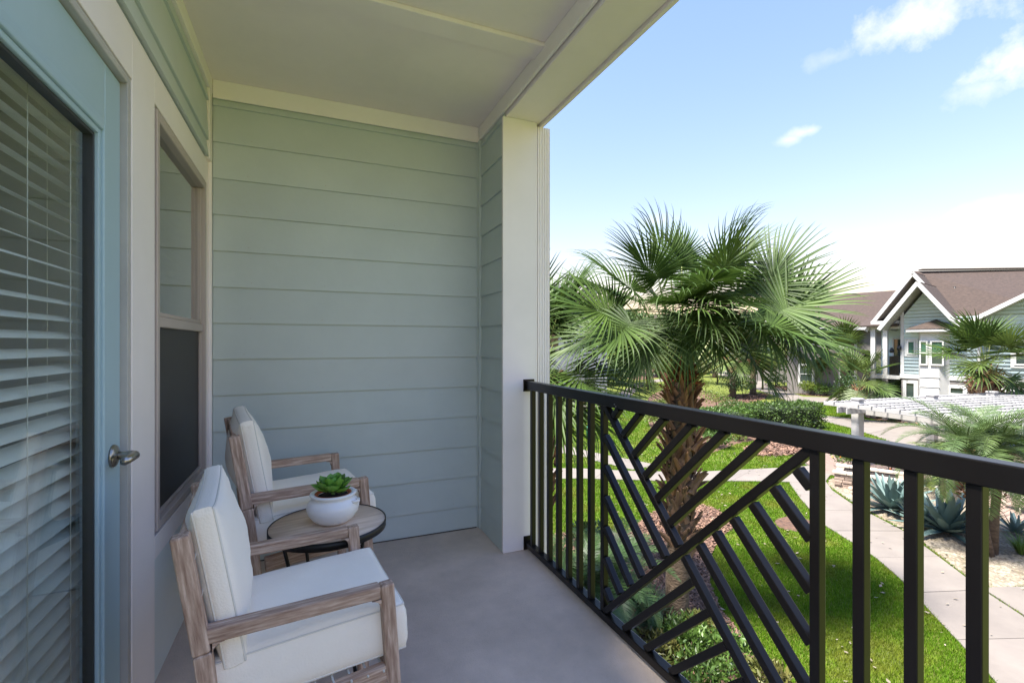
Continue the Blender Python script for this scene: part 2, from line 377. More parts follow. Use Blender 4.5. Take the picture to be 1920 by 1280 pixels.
footpath('footpath', [(960,782),(1069,774),(1121,763),(1181,744),(1200,727),(1221,718),(1252,714),(1300,711)], [(960,772),(1069,765),(1110,757),(1165,735),(1189,720),(1219,713),(1245,709.5),(1300,706)], 1.8)
footpath('footpath', [(1322,697.5),(1348,703),(1398,712),(1416,729),(1450,741),(1478,752),(1500,755)], [(1325,693),(1360,694),(1412,703),(1435,718),(1470,731),(1505,744),(1575,746)], 2.2)
footpath('footpath', [(1508,756),(1545,754),(1600,753.5)], [(1508,746),(1545,747),(1600,747.5)], 2.2, .034)
footpath('footpath', [(1470,768),(1528,786),(1596,803),(1653,822),(1700,842)], [(1470,764),(1533,779),(1629,787.5),(1736,800),(1860,815)], 1.6)

def bed(name, pts, m, dz=.012, label=None):
    P = [G(*p) if len(p) == 2 else Vector(p) for p in pts]
    # smooth outline
    Q = []
    n = len(P)
    for i in range(n):
        p0, p1, p2, p3 = P[i-1], P[i], P[(i+1)%n], P[(i+2)%n]
        for k in range(5):
            t = k/5
            q = .5*((2*p1)+(-p0+p2)*t+(2*p0-5*p1+4*p2-p3)*t*t+(-p0+3*p1-3*p2+p3)*t**3)
            Q.append((q.x, q.y))
    solids.append(Q)
    me = mesh_py('bed', [(x, y, ZG+dz) for x, y in Q], [tuple(range(len(Q)))])
    bm = bmesh.new(); bm.from_mesh(me); bmesh.ops.triangulate(bm, faces=bm.faces[:]); bmesh.ops.recalc_face_normals(bm, faces=bm.faces[:])
    if bm.faces[0].normal.z < 0: bmesh.ops.reverse_faces(bm, faces=bm.faces[:])
    bm.to_mesh(me); bm.free()
    o = link(name, me, m); tag(o, kind='structure')
    return Q
mulch_palm = bed('mulch_bed', [(1165,1000),(1245,950),(1330,950),(1375,985),(1350,1010),(1330,1060),(1345,1130),(1450,1290),(1330,1500),(1000,1500),(980,1050),(1060,1000)], 'mulch')
gravel = bed('gravel_bed', [(1552,905),(1600,893),(1700,905),(1790,925),(1850,960),(1930,985),(2100,1000),(2100,1094),(1930,1099),(1845,1100),(1775,1052),(1706,1000),(1610,948)], 'gravelbed')
bare_patch = bed('mulch_bed', [(1455,975),(1490,968),(1530,982),(1545,1000),(1500,998),(1462,990)], 'mulch')
mulch_mid = bed('mulch_bed', [(1400,838),(1440,828),(1500,838),(1505,850),(1440,856),(1400,850)], 'mulch')
mulch_isl = bed('mulch_bed', [(1350,745),(1390,739),(1435,738),(1440,745),(1400,755),(1355,752)], 'mulch')
mulch_house = bed('mulch_bed', [(1428,722),(1500,726),(1600,728),(1650,745),(1640,768),(1600,775),(1575,768),(1600,746),(1520,742),(1480,734)], 'mulch')
mulch_house2 = bed('mulch_bed', [(1629,785),(1640,770),(1760,770),(1900,775),(1950,800),(1900,808),(1736,797)], 'mulch', .016)
mulch_left = bed('mulch_bed', [(1020,762),(1075,755),(1120,745),(1110,755),(1069,764),(1020,772)], 'mulch')
flower_bed = bed('planting_bed', [(1190,712),(1160,700),(1200,693),(1260,692),(1300,700),(1240,707)], 'mulch')
shrub_bed = bed('planting_bed', [(1220,742),(1270,726),(1330,735),(1395,765),(1530,800),(1520,815),(1400,828),(1330,850),(1260,850),(1215,790)], 'mulch')

# patio of pink pavers beyond the gravel
patio = bed('patio', [(1560,892),(1500,862),(1560,850),(1700,845),(1900,850),(2300,880),(2300,985),(1935,982),(1860,955),(1800,925),(1710,903),(1610,890)], 'joint', .020)
patio_o = [o for o in col.objects if o.name.startswith('patio')][0]
e1 = Vector((1, .12, 0)).normalized(); e2 = Vector((-e1.y, e1.x, 0))
pm = box_mesh(.235, .115, .03, .004)
cands = []
for i in range(-10, 90):
    for j in range(-20, 120):
        p = G(1700, 905)+e1*((i+.5*(j%2))*.245)+e2*(j*.125-6)
        cands.append(p)
ins = inpoly(np.array([p.x for p in cands]), np.array([p.y for p in cands]), patio)
cands = [p for p, k in zip(cands, ins) if k]
def pixof(p):
    D = p.x*SY+p.y*CY; r = p.x*CY-p.y*SY
    return 960+898.2*r/D, 644.2-898.2*(p.z-H)/D, D
def inview(p):
    u, v, D = pixof(p); return 1550 < u < 1925 and (v > 870)
near = sorted(cands, key=lambda p: pixof(p)[2])
vis = [p for p in near if inview(p)][:300]
rm = frame((0,0,0), e1)[0].to_3x3().to_4x4()
pm.materials.append(M['paver'])
for p in vis: link('paver', pm, None, patio_o, Matrix.Translation((p.x, p.y, ZG+.02+random.uniform(0,.004))) @ rm)
ids = set(id(p) for p in vis)
rest = [p for p in cands if id(p) not in ids and pixof(p)[0] < 2000]
V = []; F = []
bx = np.array([(-.1175,-.0575,.035),(.1175,-.0575,.035),(.1175,.0575,.035),(-.1175,.0575,.035)])
for k, p in enumerate(rest):
    for b_ in bx:
        q = p+e1*b_[0]+e2*b_[1]; V.append((q.x, q.y, ZG+b_[2]))
    F.append((4*k, 4*k+1, 4*k+2, 4*k+3))
o = link('paver_field', mesh_np('pavers', V, F), 'paver', patio_o); tag(o, kind='stuff')

# ------------------------------------------------------------------ scatter helpers
def sample_poly(poly, n):
    P = np.array(poly); lo, hi = P.min(0), P.max(0); out = np.zeros((0,2))
    while len(out) < n:
        c = rng.uniform(lo, hi, (n*2, 2)); c = c[inpoly(c[:,0], c[:,1], poly)]; out = np.vstack((out, c))
    return out[:n]
def rocks(name, P, smin, smax, m, flat=.6, z=ZG+.01, kind=True):
    base = np.array([(1,0,0),(.3,.9,0),(-.8,.55,0),(-.75,-.6,0),(.35,-.95,0),(0,0,.8),(0,0,-.5)])
    F0 = [(0,1,5),(1,2,5),(2,3,5),(3,4,5),(4,0,5)]
    n = len(P); s = rng.uniform(smin, smax, n)
    V = np.repeat(base[None], n, 0)*(1+rng.uniform(-.3, .3, (n, 7, 3)))
    V *= s[:,None,None]; V[:,:,2] *= flat
    a = rng.uniform(0, 6.28, n); c, sn = np.cos(a)[:,None], np.sin(a)[:,None]
    x = V[:,:,0]*c-V[:,:,1]*sn; y = V[:,:,0]*sn+V[:,:,1]*c
    V[:,:,0] = x+P[:,0:1]; V[:,:,1] = y+P[:,1:2]; V[:,:,2] += z
    F = (np.array(F0)[None]+7*np.arange(n)[:,None,None]).reshape(-1, 3)
    o = link(name, mesh_np(name, V.reshape(-1, 3), F), m); tag(o, kind='stuff'); return o
rocks('gravel', sample_poly(gravel, 16000), .018, .05, 'stone')
def chips(name, P, L, m):
    n = len(P); a = rng.uniform(0, 6.28, n); t = rng.uniform(-.6, .6, n); l = L*rng.uniform(.5, 1.2, n); w = l*.4
    d = np.stack([np.cos(a)*np.cos(t), np.sin(a)*np.cos(t), np.sin(t)], 1)*l[:,None]
    s = np.stack([-np.sin(a), np.cos(a), rng.uniform(-.5, .5, n)], 1)*w[:,None]
    c = np.column_stack([P, np.full(n, ZG+.03)])+np.array([0,0,1])*rng.uniform(0, .02, n)[:,None]
    V = np.stack([c-d-s, c+d-s, c+d+s, c-d+s], 1).reshape(-1, 3)
    F = np.arange(4*n).reshape(-1, 4)
    o = link(name, mesh_np(name, V, F), m); tag(o, kind='stuff')
chips('bark_chips', sample_poly(mulch_palm, 16000), .035, 'chip')
chips('bark_chips', np.vstack([sample_poly(mulch_mid, 1500), sample_poly(mulch_isl, 1500), sample_poly(mulch_house, 2500), sample_poly(mulch_house2, 2500), sample_poly(mulch_left, 600)]), .07, 'chip')

lp = []
for k in range(700):
    D_ = math.sqrt(random.uniform(5.5**2, 20**2)); a_ = random.uniform(.2, 1.1); lp.append((D_*(SY+a_*CY), D_*(CY-a_*SY)))
lp = np.array(lp); n_ = len(lp); an_ = rng.uniform(0, 6.28, n_); l_ = rng.uniform(.02, .05, n_); w_ = l_*.5
d_ = np.stack([np.cos(an_), np.sin(an_), rng.uniform(-.15,.25,n_)], 1)*l_[:,None]; s_ = np.stack([-np.sin(an_), np.cos(an_), rng.uniform(-.3,.3,n_)], 1)*w_[:,None]
c_ = np.column_stack([lp, np.full(n_, ZG+.052)])
tag(link('leaf_litter', mesh_np('litter', np.stack([c_-d_, c_+s_, c_+d_, c_-s_], 1).reshape(-1,3), np.arange(4*n_).reshape(-1,4)), 'stone'), kind='stuff')
# grass blades, denser close by
def grass(name, dmin, dmax, dens, h, w):
    umax = 1.12; area = (dmax**2-dmin**2)/2*(umax+.05)
    n = int(area*dens)
    D = np.sqrt(rng.uniform(dmin**2, dmax**2, n)); a = rng.uniform(-.05, umax, n)
    x = D*(SY+a*CY); y = D*(CY-a*SY)
    keep = np.ones(n, bool)
    for s in solids: keep &= ~inpoly(x, y, s)
    keep &= x > 1.6
    x, y = x[keep], y[keep]; n = len(x)
    an = rng.uniform(0, 6.28, n); hh = h*rng.uniform(.5, 1.25, n); lean = rng.uniform(.1, .8, n)*hh; la = rng.uniform(0, 6.28, n)
    wx, wy = np.cos(an)*w/2, np.sin(an)*w/2; z0 = np.full(n, ZG)
    b = np.stack([x, y, z0], 1); wv = np.stack([wx, wy, 0*wx], 1)
    tip = np.stack([x+np.cos(la)*lean, y+np.sin(la)*lean, z0+hh], 1)
    V = np.stack([b-wv, b+wv, tip], 1).reshape(-1, 3); F = np.arange(3*n).reshape(-1, 3)
    o = link(name, mesh_np(name, V, F), 'grass'); tag(o, kind='stuff'); return n
grass('lawn_grass', 5.2, 10, 5200, .055, .011)
grass('lawn_grass', 10, 17, 1900, .06, .018)
grass('lawn_grass', 17, 34, 420, .075, .035)

# ------------------------------------------------------------------ foliage helpers
def leaf_mesh(name, C, size, up=.5, ratio=.42, jitter=.35, N=None):
    """folded four-vertex leaves at the points C; N = outward directions"""
    n = len(C); s = size*(1+rng.uniform(-jitter, jitter, n))
    d = rng.normal(size=(n, 3)); d[:,2] += up
    if N is not None: d += N*1.2
    d /= np.linalg.norm(d, axis=1)[:,None]
    q = rng.normal(size=(n, 3)); w = np.cross(d, q); w /= np.linalg.norm(w, axis=1)[:,None]; nn = np.cross(d, w)
    a = C; tip = C+d*s[:,None]; mid = C+d*(s*.45)[:,None]
    l = mid+w*(s*ratio*.5)[:,None]+nn*(s*.08)[:,None]; r = mid-w*(s*ratio*.5)[:,None]+nn*(s*.08)[:,None]
    V = np.stack([a, l, tip, r], 1).reshape(-1, 3)
    i = np.arange(n)*4
    F = np.concatenate([np.stack([i, i+1, i+2], 1), np.stack([i, i+2, i+3], 1)])
    return mesh_np(name, V, F)
def blob_points(n, c, r, seed=0, shell=.75, lumps=9, flat=True):
    c = np.array(c); r = np.array(r)
    L = rng.normal(size=(lumps, 3)); L /= np.linalg.norm(L, axis=1)[:,None]; L[:,2] = np.abs(L[:,2])*.9
    Lc = c+L*r*.55; Lr = rng.uniform(.4, .62, lumps)
    k = rng.integers(0, lumps, n); d = rng.normal(size=(n, 3)); d /= np.linalg.norm(d, axis=1)[:,None]
    rad = (shell+(1-shell)*rng.uniform(0, 1, n))**.7
    P = Lc[k]+d*r*(Lr[k]*rad)[:,None]
    if flat: P[:,2] = np.maximum(P[:,2], c[2]-r[2])
    return P, d
def shrub(name, u, v, w, h, m, label, n=700, leaf=.09, cat='shrub', group=None, depth=None, pos=None, flower=None, up=.5, ratio=.42):
    p = Vector(pos) if pos is not None else G(u, v)
    root = thing(name, label, cat, p, 0, group)
    dp = depth or w
    c = (0, 0, h*.52); r = (w/2, dp/2, h*.52)
    P, d = blob_points(n, c, r)
    link('foliage', leaf_mesh('foliage', P, leaf, up, ratio, N=d), m, root, None, False)
    st = []
    for k in range(5):
        a = random.uniform(0, 6.28); rr = random.uniform(.2, .6)
        st.append((tube_mesh([(0.02*math.cos(a), .02*math.sin(a), 0), (w*.2*rr*math.cos(a), dp*.2*rr*math.sin(a), h*.35), (w*.45*rr*math.cos(a), dp*.45*rr*math.sin(a), h*.75)], [.014, .010, .004], 5), Matrix()))
    link('stem', joined(st, 'stem'), 'twig', root, None, False)
    if flower:
        P2, d2 = blob_points(int(n*.03)+6, c, np.array(r)*1.03, shell=1)
        link('blossom', leaf_mesh('blossom', P2, leaf*1.0, 0, 1.0, N=d2), flower, root, None, False)
    return root
def hedge(name, p0, p1, w, h, m, label, n, leaf):
    p0, p1 = Vector(p0), Vector(p1); root = thing(name, label, 'hedge', (p0+p1)/2, math.atan2(p1.y-p0.y, p1.x-p0.x))
    L = (p1-p0).length
    f = rng.integers(0, 5, n); P = rng.uniform(-1, 1, (n, 3)); N = np.zeros((n, 3))
    for k, (ax, sg) in enumerate([(0,1),(0,-1),(1,1),(1,-1),(2,1)]):
        s = f == k; P[s, ax] = sg*rng.uniform(.8, 1, s.sum()); N[s, ax] = sg
    bul = 1+.08*np.sin(P[:,0]*9+P[:,2]*4)+.06*np.sin(P[:,0]*21+P[:,1]*8)
    P = P*np.array([L/2, w/2, h/2]); P[:,1] *= bul; P[:,2] = (P[:,2]+h/2)*(1+.05*np.sin(P[:,0]*5)+.03*np.sin(P[:,0]*13+P[:,1]*6))
    link('foliage', leaf_mesh('foliage', P, leaf, .3, .5, N=N), m, root, None, False)
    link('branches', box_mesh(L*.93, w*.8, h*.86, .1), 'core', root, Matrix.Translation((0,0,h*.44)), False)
    return root
def tree(name, u, v_or_D, zt, r, m, label, n=2500, leaf=.22, group=None, D=None, trunk_r=.12):
    p = at(u, D) if D else G(u, v_or_D); hgt = zt-ZG
    root = thing(name, label, 'tree', p, random.uniform(0, 6), group)
    P, d = blob_points(n, (0, 0, hgt-r*1.0), (r, r, r*1.0), lumps=14, flat=False)
    link('crown', leaf_mesh('crown', P, leaf, .2, .5, N=d), m, root, None, False)
    ms = [(tube_mesh([(0,0,0), (.05,.03,hgt*.3), (0,.1,hgt*.6)], [trunk_r, trunk_r*.8, trunk_r*.55], 8), Matrix())]
    for k in range(6):
        a = k*1.05+random.uniform(-.3,.3); q = r*.7
        ms.append((tube_mesh([(0,.05,hgt*random.uniform(.35,.55)), (q*.5*math.cos(a), q*.5*math.sin(a), hgt*.68), (q*math.cos(a), q*math.sin(a), hgt-r*random.uniform(.5,1))], [trunk_r*.45, trunk_r*.3, trunk_r*.1], 5), Matrix()))
    link('trunk', joined(ms, 'trunk'), 'trunk', root, None, False)
    return root

# fan (costapalmate) frond: hub at the origin, leaf axis +X, upper face +Z
def fan_mesh(L=1.0, nb=54, spread=125, droop=1.0, width=.042, cup=.35, seed=0, split=.42, segs=7, grav=Vector((0,0,-1)), costa=.3, flop=.25):
    r = random.Random(seed); V = []; F = []
    for i in range(nb):
        f = (i+.5)/nb*2-1; th = R(spread)*f*(1-.06*abs(f))+R(r.uniform(-1.2,1.2))
        ln = L*(1-.28*abs(f)**1.6)*r.uniform(.93,1.05)
        # segments leave the costa, a short midrib that arches down
        hubx = costa*L*(1-abs(f))**1.3; hub = Vector((hubx, 0, -.35*costa*L*((1-abs(f))**2)))
        d = Vector((math.cos(th), math.sin(th), cup*math.cos(th*.5)*(.55+.45*abs(f))+((i%2)-.5)*.05)).normalized()
        d = (d+grav*(.55*(1-abs(f))*droop*.35)).normalized()
        p = hub.copy(); st = ln/segs; base = len(V)
        kink = r.uniform(.45,.8); kk = flop*r.uniform(.1,1.9) if r.random() < .75 else 0
        for s in range(segs+1):
            t = s/segs
            side = grav.cross(d)
            if side.length < 1e-3: side = Vector((0,1,0))
            tang = Vector((-math.sin(th), math.cos(th), 0)); side = (tang-d*tang.dot(d)).normalized()
            nrm = d.cross(side).normalized()
            w = width*L*(min(1, .25+t*2.3) if t < split else max(.03, ((1-t)/(1-split))**.85))
            V += [p-side*w*.5+nrm*w*.28, p.copy(), p+side*w*.5+nrm*w*.28]
            if s < segs:
                p = p+d*st
                g_ = droop*.055*(t*2.2)**1.5 + (kk if t > kink else 0)
                d = (d+grav*g_+Vector((r.uniform(-.02,.02), r.uniform(-.02,.02), 0))).normalized()
        for s in range(segs):
            a = base+3*s
            F += [(a, a+1, a+4, a+3), (a+1, a+2, a+5, a+4)]
    return mesh_np('fan', [tuple(v) for v in V], F)
def pinnate_mesh(L=1.4, nl=44, lw=.018, ll=.32, arch=1.0, seed=0, lift=.45, segs=4, vee=.4):
    r = random.Random(seed); V = []; F = []
    pts = []; d = Vector((1, 0, lift)).normalized(); p = Vector((0,0,0)); n = 24
    for i in range(n+1):
        pts.append((p.copy(), d.copy())); p = p+d*(L/n); d = (d+Vector((0,0,-1))*arch*.075*(.3+i/n)).normalized()
    w = .012*L
    for i, (p, d) in enumerate(pts):      # rachis, three-sided
        s = w*(1-i/n*.85); V += [p+Vector((0,-s,0)), p+Vector((0,s,0)), p+Vector((0,0,-s*1.3))]
    for i in range(n):
        a = 3*i
        for j in range(3): F.append((a+j, a+(j+1)%3, a+3+(j+1)%3, a+3+j))
    for i in range(nl):
        t = .12+.88*(i/(nl-1)); x = t*n; k = min(int(x), n-1); p = pts[k][0].lerp(pts[k+1][0], x-k); d = pts[k][1]
        l0 = ll*L/1.4*(math.sin(math.pi*min(.97, .12+.86*t))**.6)*r.uniform(.85,1.1)
        for sg in (-1, 1):
            e = (d*(.55+.6*t)+Vector((0, sg*1.0, 0))+Vector((0,0,1))*vee*r.uniform(.4,1.2)).normalized()
            q = p.copy(); b = len(V)
            for s in range(segs+1):
                u = s/segs; ww = lw*L/1.4*max(.05, math.sin(math.pi*(.18+.80*u)))
                sd = d*ww*.5
                V += [q-sd, q+sd]
                q = q+e*(l0/segs); e = (e+Vector((0,0,-.24*(u+.25)))).normalized()
            for s in range(segs): F.append((b+2*s, b+2*s+1, b+2*s+3, b+2*s+2))
    return mesh_np('feather', [tuple(v) for v in V], F)
FANS = []
for k in range(6):
    FANS.append(fan_mesh(1.0, 50, 122+7*(k%3), .65+.4*(k%4), .041, .18+.12*(k%3), seed=k, flop=.14+.11*(k%3), segs=9, split=.34, costa=.34))
FANS_LO = [fan_mesh(1.0, 30, 120, .9+.4*k, .062, .2, seed=20+k, segs=5, flop=.2) for k in range(4)]
FEATH = [pinnate_mesh(1.4, 40, .022, .34, .9+.35*k, seed=k, lift=.9-.25*k) for k in range(4)]
def clone(ms, m):
    out = []
    for x in ms:
        y = x.copy(); y.materials.append(M[m]); out.append(y)
    return out
FAN_M = clone(FANS, 'frond'); FAN_L = clone(FANS_LO, 'frondl'); FAN_D = clone(FANS_LO, 'frond'); FEA_M = clone(FEATH, 'pinn'); FEA_D = clone(FEATH, 'pinnd')
def orient(dirv, up=(0,0,1), roll=0):
    x = Vector(dirv).normalized(); u = Vector(up); y = u.cross(x)
    if y.length < 1e-3: y = Vector((0,1,0))
    y.normalize(); z = x.cross(y)
    m = Matrix((x, y, z)).transposed()
    return (m @ Matrix.Rotation(roll, 3, 'X')).to_4x4()
def boot_mesh(L=.3, w=.13, th=.03, curl=.35, seed=0):
    r = random.Random(seed); V = []; F = []; n = 6
    for i in range(n+1):
        t = i/n; y = w/2*(1-.72*t**.7); out = curl*L*t**2; hgt = L*t; tt = th*(1-.35*t)
        if i == n: y *= .85
        V += [(out, -y, hgt), (out, y, hgt), (out+tt, y*.7, hgt), (out+tt*1.25, 0, hgt+.004), (out+tt, -y*.7, hgt)]
    for i in range(n):
        a = 5*i
        for j in range(5): F.append((a+j, a+(j+1)%5, a+5+(j+1)%5, a+5+j))
    F.append((5*n, 5*n+1, 5*n+2, 5*n+3, 5*n+4))
    me = mesh_py('boot', V, F)
    bm = bmesh.new(); bm.from_mesh(me); bmesh.ops.recalc_face_normals(bm, faces=bm.faces[:]); bm.to_mesh(me); bm.free()
    return me
BOOTS = [boot_mesh(.34, .15, .035, .30, 0), boot_mesh(.28, .13, .03, .45, 1), boot_mesh(.4, .12, .03, .22, 2)]
BOOT_M = clone(BOOTS, 'boot'); BOOT_G = clone(BOOTS, 'bootgrey')

# ================================================================== PALMS
CR = Vector((CY, -SY, 0)); CF = Vector((SY, CY, 0))      # view right and view forward, used to place what the photo shows
def palm_trunk(root, zb, zt, r0, r1, name='trunk', lean=(0,0), n=20, wob=.02):
    pts = []; rad = []
    for i in range(n+1):
        t = i/n; pts.append((lean[0]*t, lean[1]*t, zb+(zt-zb)*t)); rad.append((r0+(r1-r0)*t)*(1+random.uniform(-wob, wob))*(1+.25*max(0, .06-t)/.06))
    return link(name, tube_mesh(pts, rad, 18), 'trunk', root, None, False)
def boots(root, z0, z1, r0, rmid, r1, nrow, per, meshes_lo, meshes_hi, scale=1, crossed=True, lean=(0,0), H_=1):
    k = 0
    for i in range(nrow):
        t = i/(nrow-1); z = z0+(z1-z0)*t
        rr = r0+(rmid-r0)*min(1, t*1.6) if t < .62 else rmid+(r1-rmid)*((t-.62)/.38)
        for j in range(per):
            a = 2*math.pi*(j/per)+i*2.4+random.uniform(-.12,.12)
            tilt = (1 if (i+j) % 2 else -1)*random.uniform(.35,.75) if crossed else random.uniform(-.2,.2)
            src = meshes_hi if random.random() < t*1.5-.15 else meshes_lo
            me = src[k % len(src)]; k += 1
            s = scale*random.uniform(.85,1.15)
            mx = Matrix.Translation((lean[0]*H_+rr*math.cos(a), lean[1]*H_+rr*math.sin(a), z)) @ Matrix.Rotation(a, 4, 'Z') @ Matrix.Rotation(random.uniform(-.04,.10), 4, 'Y') @ Matrix.Rotation(tilt, 4, 'X') @ Matrix.Diagonal((s, s, s, 1))
            link('leaf_base', me, None, root, mx, False)
# --- the big cabbage palm in front of the railing
hero_p = at(1268, 7.23)
hero = thing('cabbage_palm', 'tall fan palm with criss-crossed leaf bases, growing just beyond the black balcony railing', 'palm tree', hero_p, -YAW)
ZB = zat(704, 7.2)-ZG
palm_trunk(hero, 0, ZB-.1, .175, .16, lean=(.10,0))
boots(hero, zat(1040,7.2)-ZG, ZB-.28, .13, .18, .13, 24, 7, BOOT_G, BOOT_M, 1.0, True, (.07,0))
P, d = blob_points(900, (.1,0,ZB-.12), (.2,.2,.3), flat=False)
link('crown_fibre', leaf_mesh('fibre', P, .13, 1.0, .22, N=d), 'fiber', hero, None, False)
def fan_frond(root, bud, hub, out, L, mesh, bend=.25, roll=0, rad=.014, up=(0,0,1), mp='petiole'):
    bud, hub, out = Vector(bud), Vector(hub), Vector(out).normalized()
    c = bud.lerp(hub, .5)+Vector((0,0,bend*(hub-bud).length*.5))
    pts = [((1-t)**2)*bud+2*t*(1-t)*c+t*t*hub for t in [i/10 for i in range(11)]]
    # the frond object carries the blade; its stalk is a sub-part
    fo = link('frond', mesh, None, root, Matrix.Translation(hub) @ orient(out, up, roll) @ Matrix.Diagonal((L, L, L, 1)), False)
    pm_ = tube_mesh(pts, [rad*(1.6-1.0*i/10) for i in range(11)], 6)
    if root.name.startswith('cabbage_palm'):
        link('petiole', pm_, mp, fo, (fo.matrix_basis.inverted()), False)
    else:
        return pm_
    return None
pxm = 898.2/7.2
def hub_at(u, v, dep): return ((u-1275)/pxm*(1+dep/7.2)+.1, dep, ZB+(704-v)/pxm*(1+dep/7.2))
bud = Vector((.1, 0, ZB-.15))
# (hub pixel, depth offset, leaf direction right/deep/up, size, fan variant, roll)
spec = [
 (1222,520,-.15,(-.55,-.2,.75),.86,0,.15), (1262,505,.25,(-.25,.2,.95),.9,1,1.0), (1325,505,.0,(.45,-.1,.85),.98,2,-.2),
 (1345,520,.45,(.5,.4,.75),.9,3,.2), (1440,585,-.25,(.8,-.15,.6),1.05,4,.9), (1450,580,.2,(.85,.1,.3),1.0,1,1.2),
 (1412,600,-.45,(.6,-.5,-.2),1.0,5,.3), (1400,560,.5,(.7,.5,.4),.95,0,0), (1282,535,-.45,(.05,-.75,.35),.95,3,0),
 (1268,560,-.55,(-.1,-.8,-.1),.85,5,.1), (1300,560,-.5,(.2,-.8,.0),.88,2,0), (1140,585,-.2,(-.85,-.15,.3),.98,4,-.9),
 (1158,600,-.4,(-.6,-.5,-.35),.95,5,-.4), (1175,560,.4,(-.7,.45,.5),.95,1,0), (1170,640,.3,(-.8,.3,-.3),.9,5,-.4),
 (1245,560,.6,(-.3,.6,.9),.8,2,.6), (1310,560,.65,(.25,.6,.95),.8,0,-.6), (1385,620,.3,(.7,.4,-.2),.9,5,.2),
 (1275,500,.05,(.0,.05,1),.7,3,0), (1480,640,.4,(.8,.35,-.25),.95,3,.6), (1190,590,.7,(-.5,.8,.1),.9,4,0),
 (1345,600,.75,(.4,.8,.1),.9,1,0), (1250,560,-.5,(-.35,-.6,.1),.9,5,.2), (1330,590,-.5,(.35,-.6,-.15),.95,5,-.2), (1470,610,-.1,(.7,-.2,-.45),1.05,5,.8), (1435,545,.1,(.4,.1,.95),1.05,0,.5), (1180,545,-.1,(-.7,0,.75),.9,2,-.5), (1125,610,.1,(-.8,.1,-.4),1.0,5,-.6), (1200,620,-.3,(-.5,-.4,-.6),.9,3,-.2), (1380,640,-.2,(.45,-.3,-.7),.95,5,.2), (1262,590,-.35,(-.1,-.55,-.75),.85,3,.1), (1305,600,-.4,(.15,-.6,-.7),.85,5,-.1), (1285,560,-.45,(.0,-.7,-.3),.9,2,0), (1330,515,-.25,(.15,-.4,.85),.85,0,.1), (1395,585,-.35,(.35,-.5,-.55),.95,3,.1), (1372,500,.15,(.55,.1,.8),.8,1,.3),
]
for (u, v, dep, out, L, k, roll) in spec:
    fan_frond(hero, bud+Vector((random.uniform(-.07,.07), random.uniform(-.07,.07), random.uniform(-.1,.1))), hub_at(u, v, dep), out, L, FAN_M[k], .12, roll)

# --- second fan palm, mostly behind the white pillar
def generic_fan(u, D, v_bud, cr, label, meshes, nf=18, r0=.15, boot=None, group=None, name='cabbage_palm', detail=True, light=False, bootrows=0, z_bootlo=.5, bsc=1, zbase=None, seed=None):
    rs = random.Random(seed or int(u)); p = at(u, D); zb = zat(v_bud, D)-ZG
    root = thing(name, label, 'palm tree', p, rs.uniform(0, 6), group)
    palm_trunk(root, 0, zb-.1, r0*1.05, r0*.9, n=12)
    if bootrows: boots(root, zb*z_bootlo, zb-.22*bsc, r0*1.05, r0*1.05+.12*bsc, r0*1.1, bootrows, 6, BOOT_G, BOOT_M, bsc)
    ms = []
    for i in range(nf):
        a = i*2.399+rs.uniform(-.2,.2); e = math.sin(rs.uniform(-.45, 1.0)*1.4)
        if i < 3: e = .95
        ce = math.sqrt(max(.05, 1-e*e)); pl = cr*rs.uniform(.42,.58)
        d = Vector((math.cos(a)*ce, math.sin(a)*ce, e*.95+.1)); hub = Vector((0,0,zb))+d*pl
        o = Vector((math.cos(a)*ce, math.sin(a)*ce, e-.25))
        pm_ = fan_frond(root, (0,0,zb-.1), hub, o, cr*rs.uniform(.5,.62), meshes[i % len(meshes)], .15, rs.uniform(-.4,.4), .012)
        if pm_: ms.append((pm_, Matrix()))
    if ms: link('petiole', joined(ms, 'petioles'), 'petiole', root, None, False)
    return root
generic_fan(1012, 8.2, 700, 1.75, 'fan palm half hidden behind the white balcony pillar', FAN_M, 26, .16, bootrows=16, z_bootlo=.35, seed=5)
P, d = blob_points(10, (0,0,0), (.1,.1,.1))
# --- garden palms beyond (one per spot in the photo)
generic_fan(1848, 20.5, 690, 2.2, 'fan palm with a fat barrel of brown leaf bases, rising behind the white pergola', FAN_D+FAN_L, 24, .30, name='fan_palm', bootrows=12, z_bootlo=.45, bsc=1.35, seed=3)
generic_fan(1374, 37.5, 670, 2.6, 'short garden palm with grey trunk beside the dark shrub island', FAN_L, 18, .24, name='fan_palm', bootrows=7, z_bootlo=.6, bsc=1.5, seed=4)
generic_fan(1412, 40, 672, 2.4, 'garden palm with grey trunk just right of the dark shrub island', FAN_L, 18, .24, name='fan_palm', bootrows=5, z_bootlo=.7, bsc=1.5, seed=6)
generic_fan(1484, 42, 650, 2.6, 'tall palm with reddish trunk against the far white house', FAN_L, 18, .25, name='fan_palm', bootrows=6, z_bootlo=.7, bsc=1.5, seed=7)
generic_fan(1583, 38, 668, 2.7, 'pale yellow-green palm with plain grey trunk left of the blue house', FAN_L, 26, .28, name='fan_palm', seed=8)
generic_fan(1612, 27, 722, 2.0, 'palm with a shaggy rust-brown collar in front of the blue house porch', FAN_L+FAN_D, 15, .16, name='fan_palm', bootrows=9, z_bootlo=.45, bsc=1.0, seed=9)
generic_fan(1215, 48, 668, 2.8, 'distant palm behind the curved path on the left', FAN_L, 16, .22, name='fan_palm', seed=10)
generic_fan(1340, 60, 655, 3.0, 'distant palm near the end of the winding path', FAN_L, 16, .25, name='fan_palm', seed=12)
generic_fan(1535, 44, 672, 2.4, 'slim palm in the mulch bed before the far white columns', FAN_L, 16, .2, name='fan_palm', seed=13)

